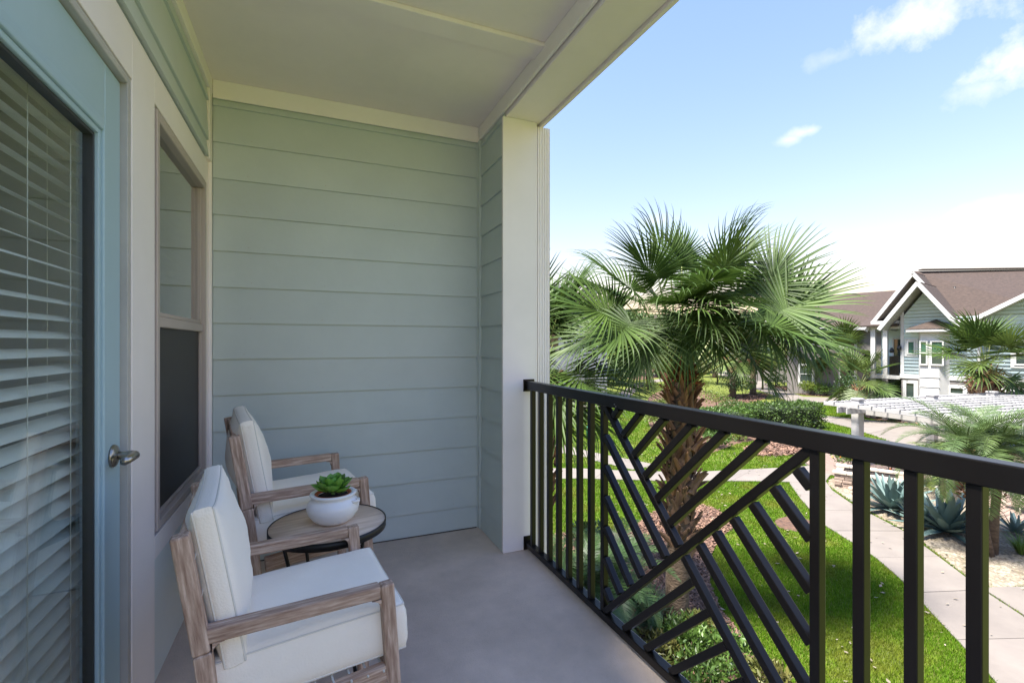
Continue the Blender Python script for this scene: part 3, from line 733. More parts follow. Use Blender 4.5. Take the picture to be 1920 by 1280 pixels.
def pinnate_palm(u, D, v_bud, fr, label, meshes, nf=26, trunks=((0,0,0,0),), r0=.06, name='date_palm', coll=True, seed=1, low=-.35, pos=None, z_bud=None):
    rs = random.Random(seed); p = pos if pos is not None else at(u, D); zb = z_bud if z_bud is not None else zat(v_bud, D)-ZG
    root = thing(name, label, 'palm tree', p, -YAW)
    for (bx_, by_, tx, ty) in trunks:
        link('trunk', tube_mesh([(bx_,by_,0),(bx_+(tx-bx_)*.35,by_+(ty-by_)*.3,zb*.4),(tx,ty,zb*.8),(tx,ty,zb)], [r0*1.35,r0,r0*1.05,r0*1.3], 12), 'trunk', root, None, False)
        if coll:
            k = 0
            for i in range(15):
                z = zb*.52+(zb*.46)*i/14
                for j in range(6):
                    a = j*1.047+i*.8; s = .36+.18*math.sin(math.pi*i/14)
                    mx = Matrix.Translation((tx+r0*1.1*math.cos(a), ty+r0*1.1*math.sin(a), z)) @ Matrix.Rotation(a, 4, 'Z') @ Matrix.Rotation(.75, 4, 'Y') @ Matrix.Diagonal((s,s,s*.9,1))
                    link('leaf_base', BOOT_M[k % 3], None, root, mx, False); k += 1
        for i in range(nf):
            a = i*2.399+rs.uniform(-.2,.2); t = i/nf
            lift = .25+.9*(1-t)+rs.uniform(-.1,.1)
            k = min(3, int(t*4)); s = fr/1.4*rs.uniform(.85,1.08)
            mx = Matrix.Translation((tx, ty, zb)) @ Matrix.Rotation(a, 4, 'Z') @ Matrix.Rotation(-(lift-.75)*.9-low*0, 4, 'Y') @ Matrix.Diagonal((s,s,s,1))
            link('frond', meshes[k], None, root, mx, False)
    return root
# twin-stemmed date palm in the gravel, right
pd = G(1858, 1042)
pinnate_palm(0, 0, 0, 1.5, 'twin-stemmed feather palm with brown fibrous collars, standing in the pale gravel', FEA_M, 30,
    ((-.05,0,-.36,.15),(.12,.1,.42,.25)), .075, pos=pd, z_bud=zat(838, 9.9)-ZG, seed=2)
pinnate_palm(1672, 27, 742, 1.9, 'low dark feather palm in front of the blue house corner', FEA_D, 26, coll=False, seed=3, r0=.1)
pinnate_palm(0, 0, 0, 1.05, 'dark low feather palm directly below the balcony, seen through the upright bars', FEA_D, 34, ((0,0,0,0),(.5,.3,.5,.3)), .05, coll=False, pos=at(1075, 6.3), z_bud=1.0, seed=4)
pinnate_palm(0, 0, 0, .95, 'yellowing young palm with drooping leaves behind the black fire bowl', clone(FEATH, 'lime'), 16, coll=False, pos=at(1768, 13.2), z_bud=.95, seed=6)

# ================================================================== SHRUBS AND SMALL PLANTS
def agave(u, v, s, label, nl=34, seed=0):
    rs = random.Random(seed); p = G(u, v); root = thing('agave', label, 'agave', p, 0, None)
    ms = []
    for var in range(3):
        V = []; F = []; n = 8
        for i in range(n+1):
            t = i/n; w = (.045+.05*math.sin(math.pi*min(1,t*1.25))) if t < .8 else .095*((1-t)/.2)**.8*.72
            w = max(w, .002); x = t; z = -.10*t*t*(var-.6)
            for q, (yy, zz) in enumerate([(-1,.30),(-.5,.06),(0,0),(.5,.06),(1,.30)]): V.append((x, yy*w, z+zz*w*1.1))
        for i in range(n):
            for j in range(4): a = 5*i+j; F.append((a, a+1, a+6, a+5))
        me = mesh_py('agave_leaf', V, F, True); me.materials.append(M['agave']); ms.append(me)
    for i in range(nl):
        t = i/nl; a = i*2.399+rs.uniform(-.15,.15); el = R(82-74*t**.8+rs.uniform(-6,6)); L = s*rs.uniform(.88,1.08)*(.72+.4*math.sin(math.pi*(t*.8+.1)))
        mx = Matrix.Translation((.05*math.cos(a), .05*math.sin(a), .05)) @ Matrix.Rotation(a, 4, 'Z') @ Matrix.Rotation(-el, 4, 'Y') @ Matrix.Diagonal((L, L*1.0, L, 1))
        link('leaf', ms[i % 3], None, root, mx, False)
    return root
agave(1672, 958, .95, 'blue-grey agave beside the footpath, nearer the orange-flowered planter', 40, 1)
agave(1775, 1000, 1.0, 'large blue-grey agave in the gravel in front of the black fire bowl', 44, 2)
agave(1722, 985, .6, 'small blue-grey agave squeezed between the two large ones', 22, 3)
agave(1905, 1002, .5, 'small dark agave behind the twin-stemmed feather palm', 22, 4)
def tuft(u, v, s, n, label, m='strapgr', w=.018, pos=None, seed=0, name='liriope_clump', cat='plant', group=None, droop=1.0):
    rs = random.Random(seed+int(u)); p = pos if pos is not None else G(u, v); root = thing(name, label, cat, p, 0, group); V = []; F = []
    for i in range(n):
        a = rs.uniform(0, 6.28); d = Vector((math.cos(a)*rs.uniform(.15,.7), math.sin(a)*rs.uniform(.15,.7), 1)).normalized(); q = Vector((math.cos(a)*rs.uniform(0,.12)*s, math.sin(a)*rs.uniform(0,.12)*s, 0))
        L = s*rs.uniform(.6,1.1); b = len(V); sd = Vector((-math.sin(a), math.cos(a), 0))
        for k in range(6):
            t = k/5; ww = w*(1-t**2)*.5+.001
            V += [q-sd*ww, q+sd*ww]; q = q+d*(L/5); d = (d+Vector((math.cos(a)*.12, math.sin(a)*.12, -.34*droop*(t+.15)))).normalized()
        for k in range(5): F.append((b+2*k, b+2*k+1, b+2*k+3, b+2*k+2))
    link('leaves', mesh_np('leaves', [tuple(v) for v in V], F), m, root, None, False)
    return root
tuft(1180, 1130, .62, 150, 'arching strap-leaf clump left of the big palm trunk, deepest green')
tuft(1212, 1165, .6, 150, 'arching strap-leaf clump touching the left side of the big palm trunk')
tuft(1175, 1195, .55, 130, 'arching strap-leaf clump nearest the balcony slab, left of the palm')
tuft(1240, 1200, .5, 110, 'strap-leaf clump in front of the foot of the big palm')
tuft(1915, 1040, .5, 170, 'round tufted grass plant in the gravel at the right edge', 'shrub', .014)
rsn = random.Random(3)
for i, (u, v, w, h, m, lb) in enumerate([
    (1290,1235,.75,.5,'shrub','glossy green bush at the foot of the big palm, seen through the lattice'),
    (1370,1265,.8,.5,'shrub','glossy green bush right of the palm foot, at the lattice bottom'),
    (1225,1270,.75,.5,'redleaf','bronze-tinted bush left of the palm foot near the slab edge'),
    (1330,1330,.9,.55,'shrub','low bush hugging the slab at the bottom of the lattice'),
    (1440,1330,.8,.45,'redleaf','bronze-tinted bush at the bottom of the lattice panel'),
    (1310,1200,.5,.35,'redleaf','small bronze shrub just right of the palm trunk'),
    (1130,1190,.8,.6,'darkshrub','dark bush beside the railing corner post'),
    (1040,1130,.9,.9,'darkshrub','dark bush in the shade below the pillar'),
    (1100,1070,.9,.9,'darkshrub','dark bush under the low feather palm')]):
    shrub('shrub', u, v, w, h, m, lb, n=900, leaf=.085, ratio=.38)
# mid garden
hedge('hedge', G(1400, 806), G(1525, 800), 1.5, 1.25, 'hedge', 'clipped green hedge block beyond the railing top rail', 7000, .11)
hedge('hedge', G(1300, 812), G(1395, 808), 1.6, 1.1, 'shrub', 'looser green hedge running left of the clipped block', 4500, .12)
mid = [(1228,800,1.3,.7,'lime'),(1262,835,1.3,.6,'lime'),(1300,845,1.2,.55,'lime'),(1345,838,1.3,.6,'shrub'),(1385,825,1.1,.5,'lime'),(1240,770,1.5,.7,'lime'),
       (1330,800,1.5,.9,'lime'),(1250,742,2.0,1.0,'lime'),(1300,750,2.2,1.2,'lime'),(1345,765,1.9,1.2,'lime'),(1215,728,2.0,.8,'lime'),(1320,735,2.2,1.1,'lime'),(1370,780,1.8,1.1,'shrub'),(1180,708,2.6,1.0,'lime'),(1270,722,2.2,1.0,'lime')]
words = ['left of the palm boots','lowest, behind the upper lattice','right of the palm trunk by the lawn','in the middle of the shrub bed','at the bed end near the clipped hedge','at the left edge of the shrub bed',
         'just behind the looser hedge','left of the palm collar','right of the palm collar','behind the looser hedge, taller','where the path curves away','beyond the palm collar to the right','between the hedges','left of the curved path','deep in the lawn beyond the palm']
for (u, v, w, h, m), wd in zip(mid, words):
    shrub('shrub', u, v, w, h, m, ('yellow-green' if m == 'lime' else 'green')+' airy bush '+wd, n=800, leaf=.12, ratio=.4)
for (u, v, w, h, m, lb, fl) in [
    (1372,748,2.6,1.9,'darkshrub','dark rounded bush around the grey palm trunk on the island',None),(1395,746,2.2,1.6,'shrub','green rounded bush right of the grey palm trunk on the island',None),
    (1520,740,2.0,1.2,'lime','square lime hedge bush before the far white columns',None),(1548,742,2.0,1.0,'shrub','low green bush before the far porch',None),
    (1587,752,1.6,2.0,'darkshrub','dark upright bush left of the rust-collared palm',None),(1632,762,1.9,1.6,'darkshrub','dark bush right of the rust-collared palm',None),
    (1598,768,1.3,1.0,'darkshrub','dark low bush at the corner of the brown bed',None),(1720,775,2.2,.9,'shrub','low green bush below the white bay window',None),
    (1800,778,2.6,1.6,'lime','yellow-green bush behind the pergola, left of the barrel palm',None),(1650,775,1.4,.8,'lime','small lime bush below the dark feather palm',None),
    (1200,690,3.0,1.3,'lime','yellow-flowered bush left of the far path','yflower'),(1240,688,3.0,1.1,'lime','yellow-green bush left of the far green bin',None),
    (1500,735,2.2,1.0,'darkshrub','dark bush at the foot of the reddish palm',None),(1450,728,2.6,1.4,'darkshrub','dark bush beyond the curving path',None),
    (1362,690,2.6,1.5,'lime','yellow bush beside the far end of the path','yflower')]:
    shrub('shrub', u, v, w, h, m, lb, n=1100, leaf=.14, flower=fl)
shrub('flowering_shrub', 1592, 880, .95, .75, 'shrub', 'green bush with orange blossoms in the stone planter, left', 1300, .085, flower='flower')
shrub('flowering_shrub', 1668, 888, 1.0, .8, 'shrub', 'green bush with orange blossoms in the stone planter, right', 1300, .085, flower='flower')
# distant trees
TG = 'trees far behind the garden'
for i, (u, D, vt, r, m) in enumerate([(1060,60,548,4.5,'tree'),(1110,70,575,4.8,'tree'),(1170,65,580,4.2,'tree'),(1230,80,572,5.5,'tree'),(1290,90,582,5.5,'lime'),(1350,95,570,5.5,'tree'),(1400,75,585,4.2,'tree'),(1450,90,580,5.5,'lime'),(1140,50,640,3.0,'lime'),(1255,60,640,2.8,'lime'),(1320,70,640,3,'tree'),(1560,70,600,4,'tree')]):
    tree('tree', u, 0, zat(vt, D), r, m, ['left-most distant tree behind the pillar-side palm','distant tree seen between the two left palms','distant tree above the curved path','distant tree directly behind the big palm, left half','yellow-green distant tree behind the big palm collar','broad distant tree behind the big palm, right half','distant tree above the island bush','yellow-green distant tree before the far roofs','small lime tree beyond the curved path','small lime tree left of the winding path end','small green tree at the winding path end','distant tree between the far roofs'][i], 4200, .48, TG, D=D, trunk_r=.2)

for i, (u, D, vt, r, m) in enumerate([(1215,44,640,1.9,'tree'),(1262,47,648,1.8,'lime'),(1300,52,640,2.2,'tree'),(1345,50,650,1.8,'lime'),(1430,44,648,1.7,'tree'),(1455,47,640,1.9,'lime'),(1545,40,652,1.5,'tree'),(1400,58,640,2.4,'tree'),(1500,43,665,1.2,'lime'),(1180,42,650,1.9,'tree')]):
    tree('small_tree', u, 0, zat(vt, D), r, m, ['small tree above the curved path end','lime tree left behind the palm collar','green tree right behind the palm collar','lime tree at the winding path','small tree just right of the island palms','lime tree left of the tall reddish palm','small tree before the far house corner','green tree behind the island bush','short lime tree before the white columns','small tree left of the curved path'][i], 1500, .24, 'small trees screening the far houses', D=D, trunk_r=.08)
# stacked-stone planter with the orange flowers
def planter(u0, v0, u1, v1, w, h):
    a, b = G(u0, v0), G(u1, v1); root = thing('stone_planter', 'low stacked-stone planter wall with pale cap, holding orange-flowered bushes', 'planter', (a+b)/2, math.atan2(b.y-a.y, b.x-a.x))
    L = (b-a).length; k = 0
    for (s, yy) in ((1, -w/2), (-1, w/2)):
        for row in range(5):
            x = -L/2+random.uniform(-.1, 0)
            while x < L/2:
                l = random.uniform(.18,.42); hh = h/5-.008
                x1 = min(x+l, L/2)
                if x1-max(x, -L/2) > .05: box('stone', max(x, -L/2)+.004, x1-.004, yy-.09+random.uniform(-.015,.015), yy+.09, row*h/5+.002, row*h/5+hh, 'ledge', root, .008, world=False)
                x += l
    for xx in (-L/2+.09, L/2-.09):
        for row in range(5): box('stone', xx-.09+random.uniform(-.02,0), xx+.09, -w/2+.095, w/2-.095, row*h/5+.003, row*h/5+h/5-.006, 'ledge', root, .008, world=False)
    box('soil_fill', -L/2+.19, L/2-.19, -w/2+.1, w/2-.1, .05, h-.05, 'soil', root, 0, world=False)
    for i in range(5):
        xa = -L/2-.05+(L+.1)*i/5; box('cap_stone', xa+.003, xa+(L+.1)/5-.003, -w/2-.13, -w/2+.13, h, h+.06, 'cap', root, .008, world=False)
        box('cap_stone', xa+.003, xa+(L+.1)/5-.003, w/2-.13, w/2+.13, h, h+.06, 'cap', root, .008, world=False)
planter(1568, 905, 1700, 925, 1.0, .42)
for i, (u, v, s) in enumerate([(1612,930,.17),(1640,925,.2),(1600,918,.14),(1628,915,.15),(1690,935,.2)]):
    p = G(u, v); bm = bmesh.new(); bmesh.ops.create_icosphere(bm, subdivisions=2, radius=s)
    for vv in bm.verts: vv.co = Vector((vv.co.x*1.3, vv.co.y, vv.co.z*.6))*random.uniform(.85,1.1)
    me = bpy.data.meshes.new('boulder'); bm.to_mesh(me); bm.free(); o = link('boulder', me, 'ledge', None, Matrix.Translation((p.x, p.y, ZG+s*.35)))
    tag(o, ['pinkish boulder nearest the footpath below the planter','pinkish boulder at the planter foot, centre','small pinkish boulder at the left end of the planter','small pinkish boulder tucked against the planter wall','pinkish boulder behind the first agave'][i], 'boulder', 'boulders along the stone planter')
# fire bowl on a pedestal
p = at(1758, 14.2)
fb = thing('fire_bowl', 'dark round fire bowl on a pedestal behind the agaves', 'fire bowl', p)
lathe('bowl', [(.0,.62),(.30,.66),(.52,.78),(.58,.86),(.60,.86),(.60,.83),(.54,.74),(.32,.58),(0,.55)], 'ranchor', fb, (p.x, p.y, ZG), 32)
lathe('pedestal', [(.0,0),(.32,0),(.32,.06),(.14,.12),(.12,.5),(.2,.57),(0,.57)], 'ranchor', fb, (p.x, p.y, ZG), 24)
for k in range(5):
    a = k*1.26; lathe('lava_rock', [(0,0),(.10,.02),(.12,.08),(.07,.14),(0,.15)], 'soil', fb, (p.x+.22*math.cos(a), p.y+.22*math.sin(a), ZG+.74), 8)

# green bins
def bin_(u, D, label, s=1):
    p = at(u, D); r = thing('litter_bin', label, 'bin', p)
    lathe('body', [(0,0.02),(.21*s,.02),(.24*s,.75*s),(.25*s,.78*s),(.23*s,.78*s),(.2*s,.1),(0,.1)], 'bin', r, p, 20)
    lathe('lid', [(.26*s,.79*s),(.26*s,.82*s),(.16*s,.93*s),(.05*s,.95*s),(0,.95*s)], 'bin', r, p, 20)
    tube('post', [(p.x+.27*s, p.y, ZG), (p.x+.27*s, p.y, ZG+.9*s)], .03, 'metal', r)
bin_(1105, 21.4, 'green litter bin on the lawn, seen between the upright railing bars', .62)
bin_(1326, 66, 'tiny green litter bin beside the far end of the winding path', 1.2)

# white patio chair beyond the gravel (only its legs show between the bars)
def patio_chair(p, rz, label):
    r = thing('patio_chair', label, 'chair', p, rz)
    for sx in (-.26,.26):
        for sy in (-.24,.24):
            link('leg', tube_mesh([(sx*1.15,sy*1.2,0),(sx*.8,sy*.9,.2),(sx,sy,.42)], .016, 6), 'cap', r, None, False)
    link('seat', box_mesh(.56,.52,.04,.015), 'cap', r, Matrix.Translation((0,0,.44)), False)
    link('backrest', box_mesh(.52,.03,.42,.012), 'cap', r, Matrix.Translation((0,.26,.72)) @ Matrix.Rotation(R(-10),4,'X'), False)
    for sx in (-.28,.28): link('armrest', box_mesh(.04,.5,.025,.008), 'cap', r, Matrix.Translation((sx,0,.66)), False)
patio_chair(G(1918, 962), 1.0, 'cream metal patio chair on the pink paving at the right edge')

# ================================================================== PERGOLA
r1 = Vector(at(1608, 16.5)); r3 = Vector(at(1860, 18.9)); ax = (r3-r1).normalized(); ay = Vector((ax.y, -ax.x, 0))
if (r1+ay).dot(CF) > r1.dot(CF): ay = -ay
pg = thing('pergola', 'white painted pergola with close-set rafters and square posts', 'pergola', r1, math.atan2(ax.y, ax.x))
sgn = -1 if (Matrix.Rotation(math.atan2(ax.y, ax.x), 3, 'Z') @ Vector((0,1,0))).dot(ay) < 0 else 1
zc = zat(747, 16.5)-ZG; span = (r3-r1).length; W = 5.2*sgn
def pbox(name, x0, x1, y0, y1, z0, z1, par=None, b=.008): return box(name, x0, x1, min(y0,y1), max(y0,y1), z0, z1, 'pergola', par or pg, b, world=False)
for px in (0, span*.5+.15, span, span*1.55):
    for py in (0, W):
        po = pbox('post', px-.13, px+.13, py-.13, py+.13, 0, zc-.06)
        c = box('post_cap', -.15, .15, -.15, .15, -.04, .04, 'pergola', po, .02, world=False); c.location = (0, 0, (zc-.06)/2+.042)
        c = box('post_collar', -.145, .145, -.145, .145, -.012, .012, 'pergola', po, .004, world=False); c.location = (0, 0, (zc-.06)/2-.10)
zt = zc-.24
for py in (0, W):
    for dy in (-.16, .16): pbox('beam', -.75, span*1.55+.7, py+dy-.025, py+dy+.025, zt-.24, zt-.04)
for px in (0, span*.5+.15, span, span*1.55): pbox('cross_beam', px+.135, px+.185, -.5*sgn, W+.5*sgn, zt-.30, zt-.06)
x = -.62; 
while x < span*1.55+.7:
    if all(abs(x-q) > .16 for q in (0, span*.5+.15, span, span*1.55)):
        pbox('rafter', x-.022, x+.022, -.75*sgn, W+.7*sgn, zt-.038, zt+.09)
    x += .215
y = -.35
while y < abs(W)+.4:
    if abs(y) > .2 and abs(y-abs(W)) > .2: pbox('purlin', -.7, span*1.55+.65, y*sgn-.02, y*sgn+.02, zt+.092, zt+.13)
    y += .42

# ================================================================== HOUSES
def lap_wall(name, x0, x1, z0, z1, m, parent, y=0, step=.18, lim=None, ax='x'):
    """rows of lap siding; lim(z) -> (xa, xb) clips the outline"""
    V = []; F = []; z = z0
    while z < z1-1e-4:
        zt_ = min(z+step, z1); a0, b0 = lim(z) if lim else (x0, x1); a1, b1 = lim(zt_) if lim else (x0, x1)
        if b0-a0 > .01:
            k = len(V); p = -.022
            V += [(a0, y+p, z), (b0, y+p, z), (b1, y-.004, zt_), (a1, y-.004, zt_), (a0, y, z), (b0, y, z)]
            F += [(k, k+1, k+2, k+3), (k+4, k+5, k+1, k)]
        z += step
    me = mesh_np('lap', V, F)
    mx = Matrix() if ax == 'x' else Matrix.Rotation(R(-90), 4, 'Z')
    o = link(name, me, m, parent, mx, False); tag(o, kind='stuff'); return o
def slope(name, pts, m, parent, th=.12):
    P = [Vector(p) for p in pts]; n = (P[1]-P[0]).cross(P[2]-P[0]).normalized()
    if n.z < 0: n = -n
    k = len(P); V = P+[p-n*th for p in P]
    F = [tuple(range(k)), tuple(range(k, 2*k))[::-1]]+[(i, (i+1)%k, k+(i+1)%k, k+i) for i in range(k)]
    me = mesh_py(name, V, F)
    bm = bmesh.new(); bm.from_mesh(me); bmesh.ops.recalc_face_normals(bm, faces=bm.faces[:]); bm.to_mesh(me); bm.free()
    return link(name, me, m, parent, None, False)
O = at(1690, 26); ea = (CR*.604-CF*.797).normalized(); eb = (CR*.797+CF*.604).normalized()
rz = math.atan2(ea.y, ea.x)
def hl(u, v, y=0):              # house-local x,z of a sight line on the vertical plane at local depth y
    d = ray(u, v); n = eb; P0 = O+eb*y; t = (P0.x*n.x+P0.y*n.y)/(d.x*n.x+d.y*n.y)
    p = Vector((d.x*t, d.y*t, 0)); return (p-Vector((O.x, O.y, 0))).dot(ea), H+d.z*t-ZG
hs = thing('blue_house', 'pale blue sided two-storey house with brown shingle gables and white bay window', 'house', O, rz)
zs = hl(1700, 705)[1]; ze = hl(1690, 597)[1]
xr = 9.0
# lower stucco storey and upper siding storey
box('lower_wall', 0, xr, 0.0, 7, 0, zs-.12, 'hgrey', hs, 0, world=False)
box('band', -.06, xr, -.05, 7, zs-.12, zs+.10, 'hwhite', hs, .01, world=False)
box('upper_wall', .02, xr, 0.03, 7, zs+.10, ze, 'hsiding', hs, 0, world=False)
lap_wall('siding', 0, xr, zs+.10, ze, 'hsiding', hs, 0)
xa, za = hl(1720, 527, -1.1); xl, zl = hl(1648, 614, -1.1); xq, zq = hl(1818, 600, -1.1); za -= 0
xg0 = xl; xg1 = xa+(xa-xl)          # symmetric gable
wx, wz = hl(1737, 546, 0)
def gable_lim(z):
    t = (z-ze)/(wz+.1-ze); t = max(0, min(1, t)); return (0+(wx-0)*t, (2*wx)+(wx-2*wx)*t)
lap_wall('gable_siding', 0, 0, ze, wz+.05, 'hsiding', hs, 0, lim=gable_lim)
def gable_roof(xa, za, xe0, ze0, xe1, ze1, yf, yb, par, dark='shingle', th=.16):
    slope('roof_slope', [(xa, yf+.05, za), (xa, yb, za), (xe0, yb, ze0), (xe0, yf+.05, ze0)], dark, par, .05)
    slope('roof_slope', [(xa, yf+.05, za), (xa, yb, za), (xe1, yb, ze1), (xe1, yf+.05, ze1)], dark, par, .05)
    # soffit below and white rake boards
    for (xe, zz) in ((xe0, ze0), (xe1, ze1)):
        slope('soffit', [(xa, yf+.06, za-.07), (xa, yb, za-.07), (xe, yb, zz-.07), (xe, yf+.06, zz-.07)], 'hsoffit', par, .12)
        f, L = frame((xa, yf, za-.10), (xe, yf, zz-.10), (0,0,1))
        link('rake_board', box_mesh(L+.06, .06, .19, .01), 'hwhite', par, f, False)
gable_roof(xa, za, xl, zl, xg1, zl, -1.1, 4.5, hs)
xA, zA = hl(1711, 509, .6); xL, zL = hl(1624, 617, .6)
gable_roof(xA, zA, xL, zL, xA+(xA-xL), zL, .6, 6.5, hs)
# main roof mass behind: level ridge
B0 = Vector((xA, .8, zA-.02))
def hw(u, D, v):                 # world point -> house local
    p = at(u, D, zat(v, D))-O; return Vector((p.dot(ea), p.dot(eb), p.z))
rA = hw(1713, 28.0, 508.5); rB = hw(2060, 27.0, 503); rC = hw(2060, 22.0, 605); rD = hw(1780, 25.0, 598)
slope('roof_slope', [rA, rB, rC, rD], 'shingle', hs, .1)
# right-hand gable
xa2, za2 = hl(1985, 519, -.9); xl2, zl2 = hl(1820, 598, -.9)
gable_roof(xa2, za2, xl2, zl2, 2*xa2-xl2, zl2, -.9, 4, hs)
def lim2(z):
    t = max(0, min(1, (z-ze)/(za2-.25-ze))); c = xa2; h_ = (xa2-xl2)*.93; return (c-h_*(1-t), c+h_*(1-t))
lap_wall('gable_siding', 0, 0, ze, za2-.25, 'hsiding', hs, -.02, lim=lim2)
f, L = frame(rA+Vector((.3,0,.05)), rB+Vector((0,0,.05))); link('ridge_cap', box_mesh(L, .3, .07, .01), 'shingle', hs, f, False)
for (uu, vv) in ((1850,540),(1790,545)):
    q = hw(uu, 26.2, vv); link('roof_vent', lathe_mesh([(0,-.3),(.05,-.3),(.05,.22),(0,.22)], 10), 'metal', hs, Matrix.Translation(q), False)
# return eave, gutter and downpipe
xg, zg_ = hl(1797, 599, -.35); xh, zh = hl(1864, 598, -.35)
box('gutter', xg, xh, -.55, -.35, zg_-.16, zg_-.02, 'hwhite', hs, .02, world=False)
xd, _ = hl(1836, 620, -.08); box('downpipe', xd-.06, xd+.06, -.14, -.03, .2, zg_-.17, 'hwhite', hs, .02, world=False)
link('gutter_elbow', tube_mesh([(xh-.05,-.45,zg_-.1),(xh-.25,-.2,zg_-.45),(xd+.1,-.09,zg_-.75)], .045, 8), 'hwhite', hs, None, False)
# corner boards
box('corner_board', -.03, .12, -.04, 0.0, zs+.1, ze+.4, 'hwhite', hs, .005, world=False)
def window(par, x0, x1, z0, z1, y, mat_top='hblind', frame_w=.07, rails=1, name='window', trim=.0):
    f = thing_part(name, par, x0, x1, z0, z1, y, frame_w, mat_top, rails, trim)
    return f
def thing_part(name, par, x0, x1, z0, z1, y, fw, mt, rails, trim):
    ms = []
    for (a, b, c, d) in ((x0-fw, x0, z0-fw, z1+fw), (x1, x1+fw, z0-fw, z1+fw), (x0, x1, z1, z1+fw), (x0, x1, z0-fw, z0)):
        ms.append((box_mesh(b-a, .08, d-c, .006), Matrix.Translation(((a+b)/2, y-.04, (c+d)/2))))
    if trim:
        for (a, b, c, d) in ((x0-fw-trim, x0-fw, z0-fw-trim, z1+fw+trim), (x1+fw, x1+fw+trim, z0-fw-trim, z1+fw+trim), (x0-fw, x1+fw, z1+fw, z1+fw+trim), (x0-fw, x1+fw, z0-fw-trim, z0-fw)):
            ms.append((box_mesh(b-a, .05, d-c, .006), Matrix.Translation(((a+b)/2, y-.022, (c+d)/2))))
    w = link(name, joined(ms, 'window'), 'hwhite', par, None, False)
    if rails:
        zm = (z0+z1)/2
        link('meeting_rail', box_mesh(x1-x0, .05, .05, .004), 'hwhite', w, Matrix.Translation(((x0+x1)/2, y-.035, zm)), False)
        link('pane', box_mesh(x1-x0, .01, (z1-z0)/2-.03, 0), 'hglass', w, Matrix.Translation(((x0+x1)/2, y-.012, (z0+zm)/2)), False)
        link('pane', box_mesh(x1-x0, .01, (z1-z0)/2-.03, 0), mt, w, Matrix.Translation(((x0+x1)/2, y-.012, (z1+zm)/2)), False)
    else:
        link('pane', box_mesh(x1-x0, .01, z1-z0, 0), mt, w, Matrix.Translation(((x0+x1)/2, y-.012, (z0+z1)/2)), False)
    return w
# bay: five-sided box on the front wall
bx0 = hl(1722, 660, -.0)[0]; bx1 = hl(1782, 660, 0)[0]; bz1 = hl(1750, 622, -.5)[1]
by = -.45
poly = [(bx0, .02), (bx0+.18, by), (bx1-.35, by), (bx1, .02)]
bo = link('bay', prism_mesh(poly, 0, bz1), 'hwhite', hs, None, False)
a1, zz1 = hl(1748, 641, by); a2, zz2 = hl(1767, 683, by); b1, _ = hl(1725, 641, by+.02); b2, _ = hl(1737, 683, by+.02)
window(bo, max(b1, bx0+.22), b2, zz2, zz1, by-.004); window(bo, a1, a2, zz2, zz1, by-.004)
z3 = hl(1750, 753, by)[1]; z4 = .35
window(bo, max(b1, bx0+.22), b2, z4, z3, by-.004, rails=0, frame_w=.05); window(bo, a1, a2, z4, z3, by-.004, rails=0, frame_w=.05)
for zz in (zs+.0, zs-.5, z3+.25): box('bay_moulding', bx0+.14, bx1-.32, by-.03, by+.0, zz, zz+.05, 'hwhite', bo, .005, world=False)
ra = hl(1763, 603, -.0); re0 = hl(1707, 620, -.75); re1 = hl(1790, 616, -.6); zbr = bz1+.16
link('bay_fascia', box_mesh(bx1-bx0+.7, .75+.02, .14, .01), 'hwhite', bo, Matrix.Translation(((bx0+bx1)/2, -.39, bz1+.07)), False)
ap = ((bx0+bx1)/2+.1, -.05, bz1+.16+.5); e = [(bx0-.38, -.8, zbr-.01), (bx1+.38, -.8, zbr-.01), (bx1+.38, .0, zbr-.01), (bx0-.38, .0, zbr-.01)]
link('bay_roof', mesh_py('bayroof', [ap]+e, [(0,1,2),(0,2,3),(0,3,4),(0,4,1),(4,3,2,1)]), 'shingle', bo, None, False)
# small window and far right window
s0, sz1 = hl(1704, 641, 0); s1, sz0 = hl(1714, 662, 0); window(hs, s0, s1, sz0, sz1, -.022, rails=0, trim=.1)
s0, sz1 = hl(1906, 641, 0); window(hs, s0, s0+1.2, hl(1906, 682, 0)[1], sz1, -.022, 'hglass', trim=.12)
for (ua, ub, va, vb) in ((1868,1895,734,756),(1908,1940,742,760),(1783,1806,727,738),(1700,1714,718,760)):
    s0, sz1 = hl(ua, va, 0); s1, sz0 = hl(ub, vb, 0); window(hs, s0, s1, max(.1, sz0), sz1, -.005, 'hglass', rails=0, trim=.09)
# wall lamps
for (u, v) in ((1686,652),(1672,657)):
    a, z = hl(u, v, -.1); link('wall_lamp', lathe_mesh([(0,-.12),(.09,-.12),(.11,0),(.06,.14),(0,.16)], 12), 'metal', hs, Matrix.Translation((a, -.12, z)), False)
# recessed porch wing left of the corner
px0 = hl(1625, 640, .5)[0]
box('porch_wall', px0+.4, -.06, 1.6, 6, 0, ze-.2, 'hsiding', hs, 0, world=False)
box('porch_deck', px0+.3, -.07, .1, 1.6, zs-.2, zs+.0, 'hwhite', hs, .01, world=False)
box('porch_beam', px0+.3, -.07, .1, .3, ze-.55, ze-.1, 'hwhite', hs, .01, world=False)
for q in (px0+.4, (px0)/2+.1): box('porch_post', q-.11, q+.11, .12, .34, zs+.0, ze-.55, 'hwhite', hs, .01, world=False)
for q in (px0+.4, (px0)/2+.1): box('porch_post', q-.14, q+.14, .12, .4, 0, zs-.2, 'hgrey', hs, .01, world=False)
window(hs, px0+1.0, px0+1.9, zs+.1, zs+2.0, 1.6, 'hglass', rails=0)
q = px0/2+.3
ms = []
for i in range(14): ms.append((box_mesh(.025,.025,1.0,0), Matrix.Translation((q+(-.15-q)*i/13, .15, zs+.52))))
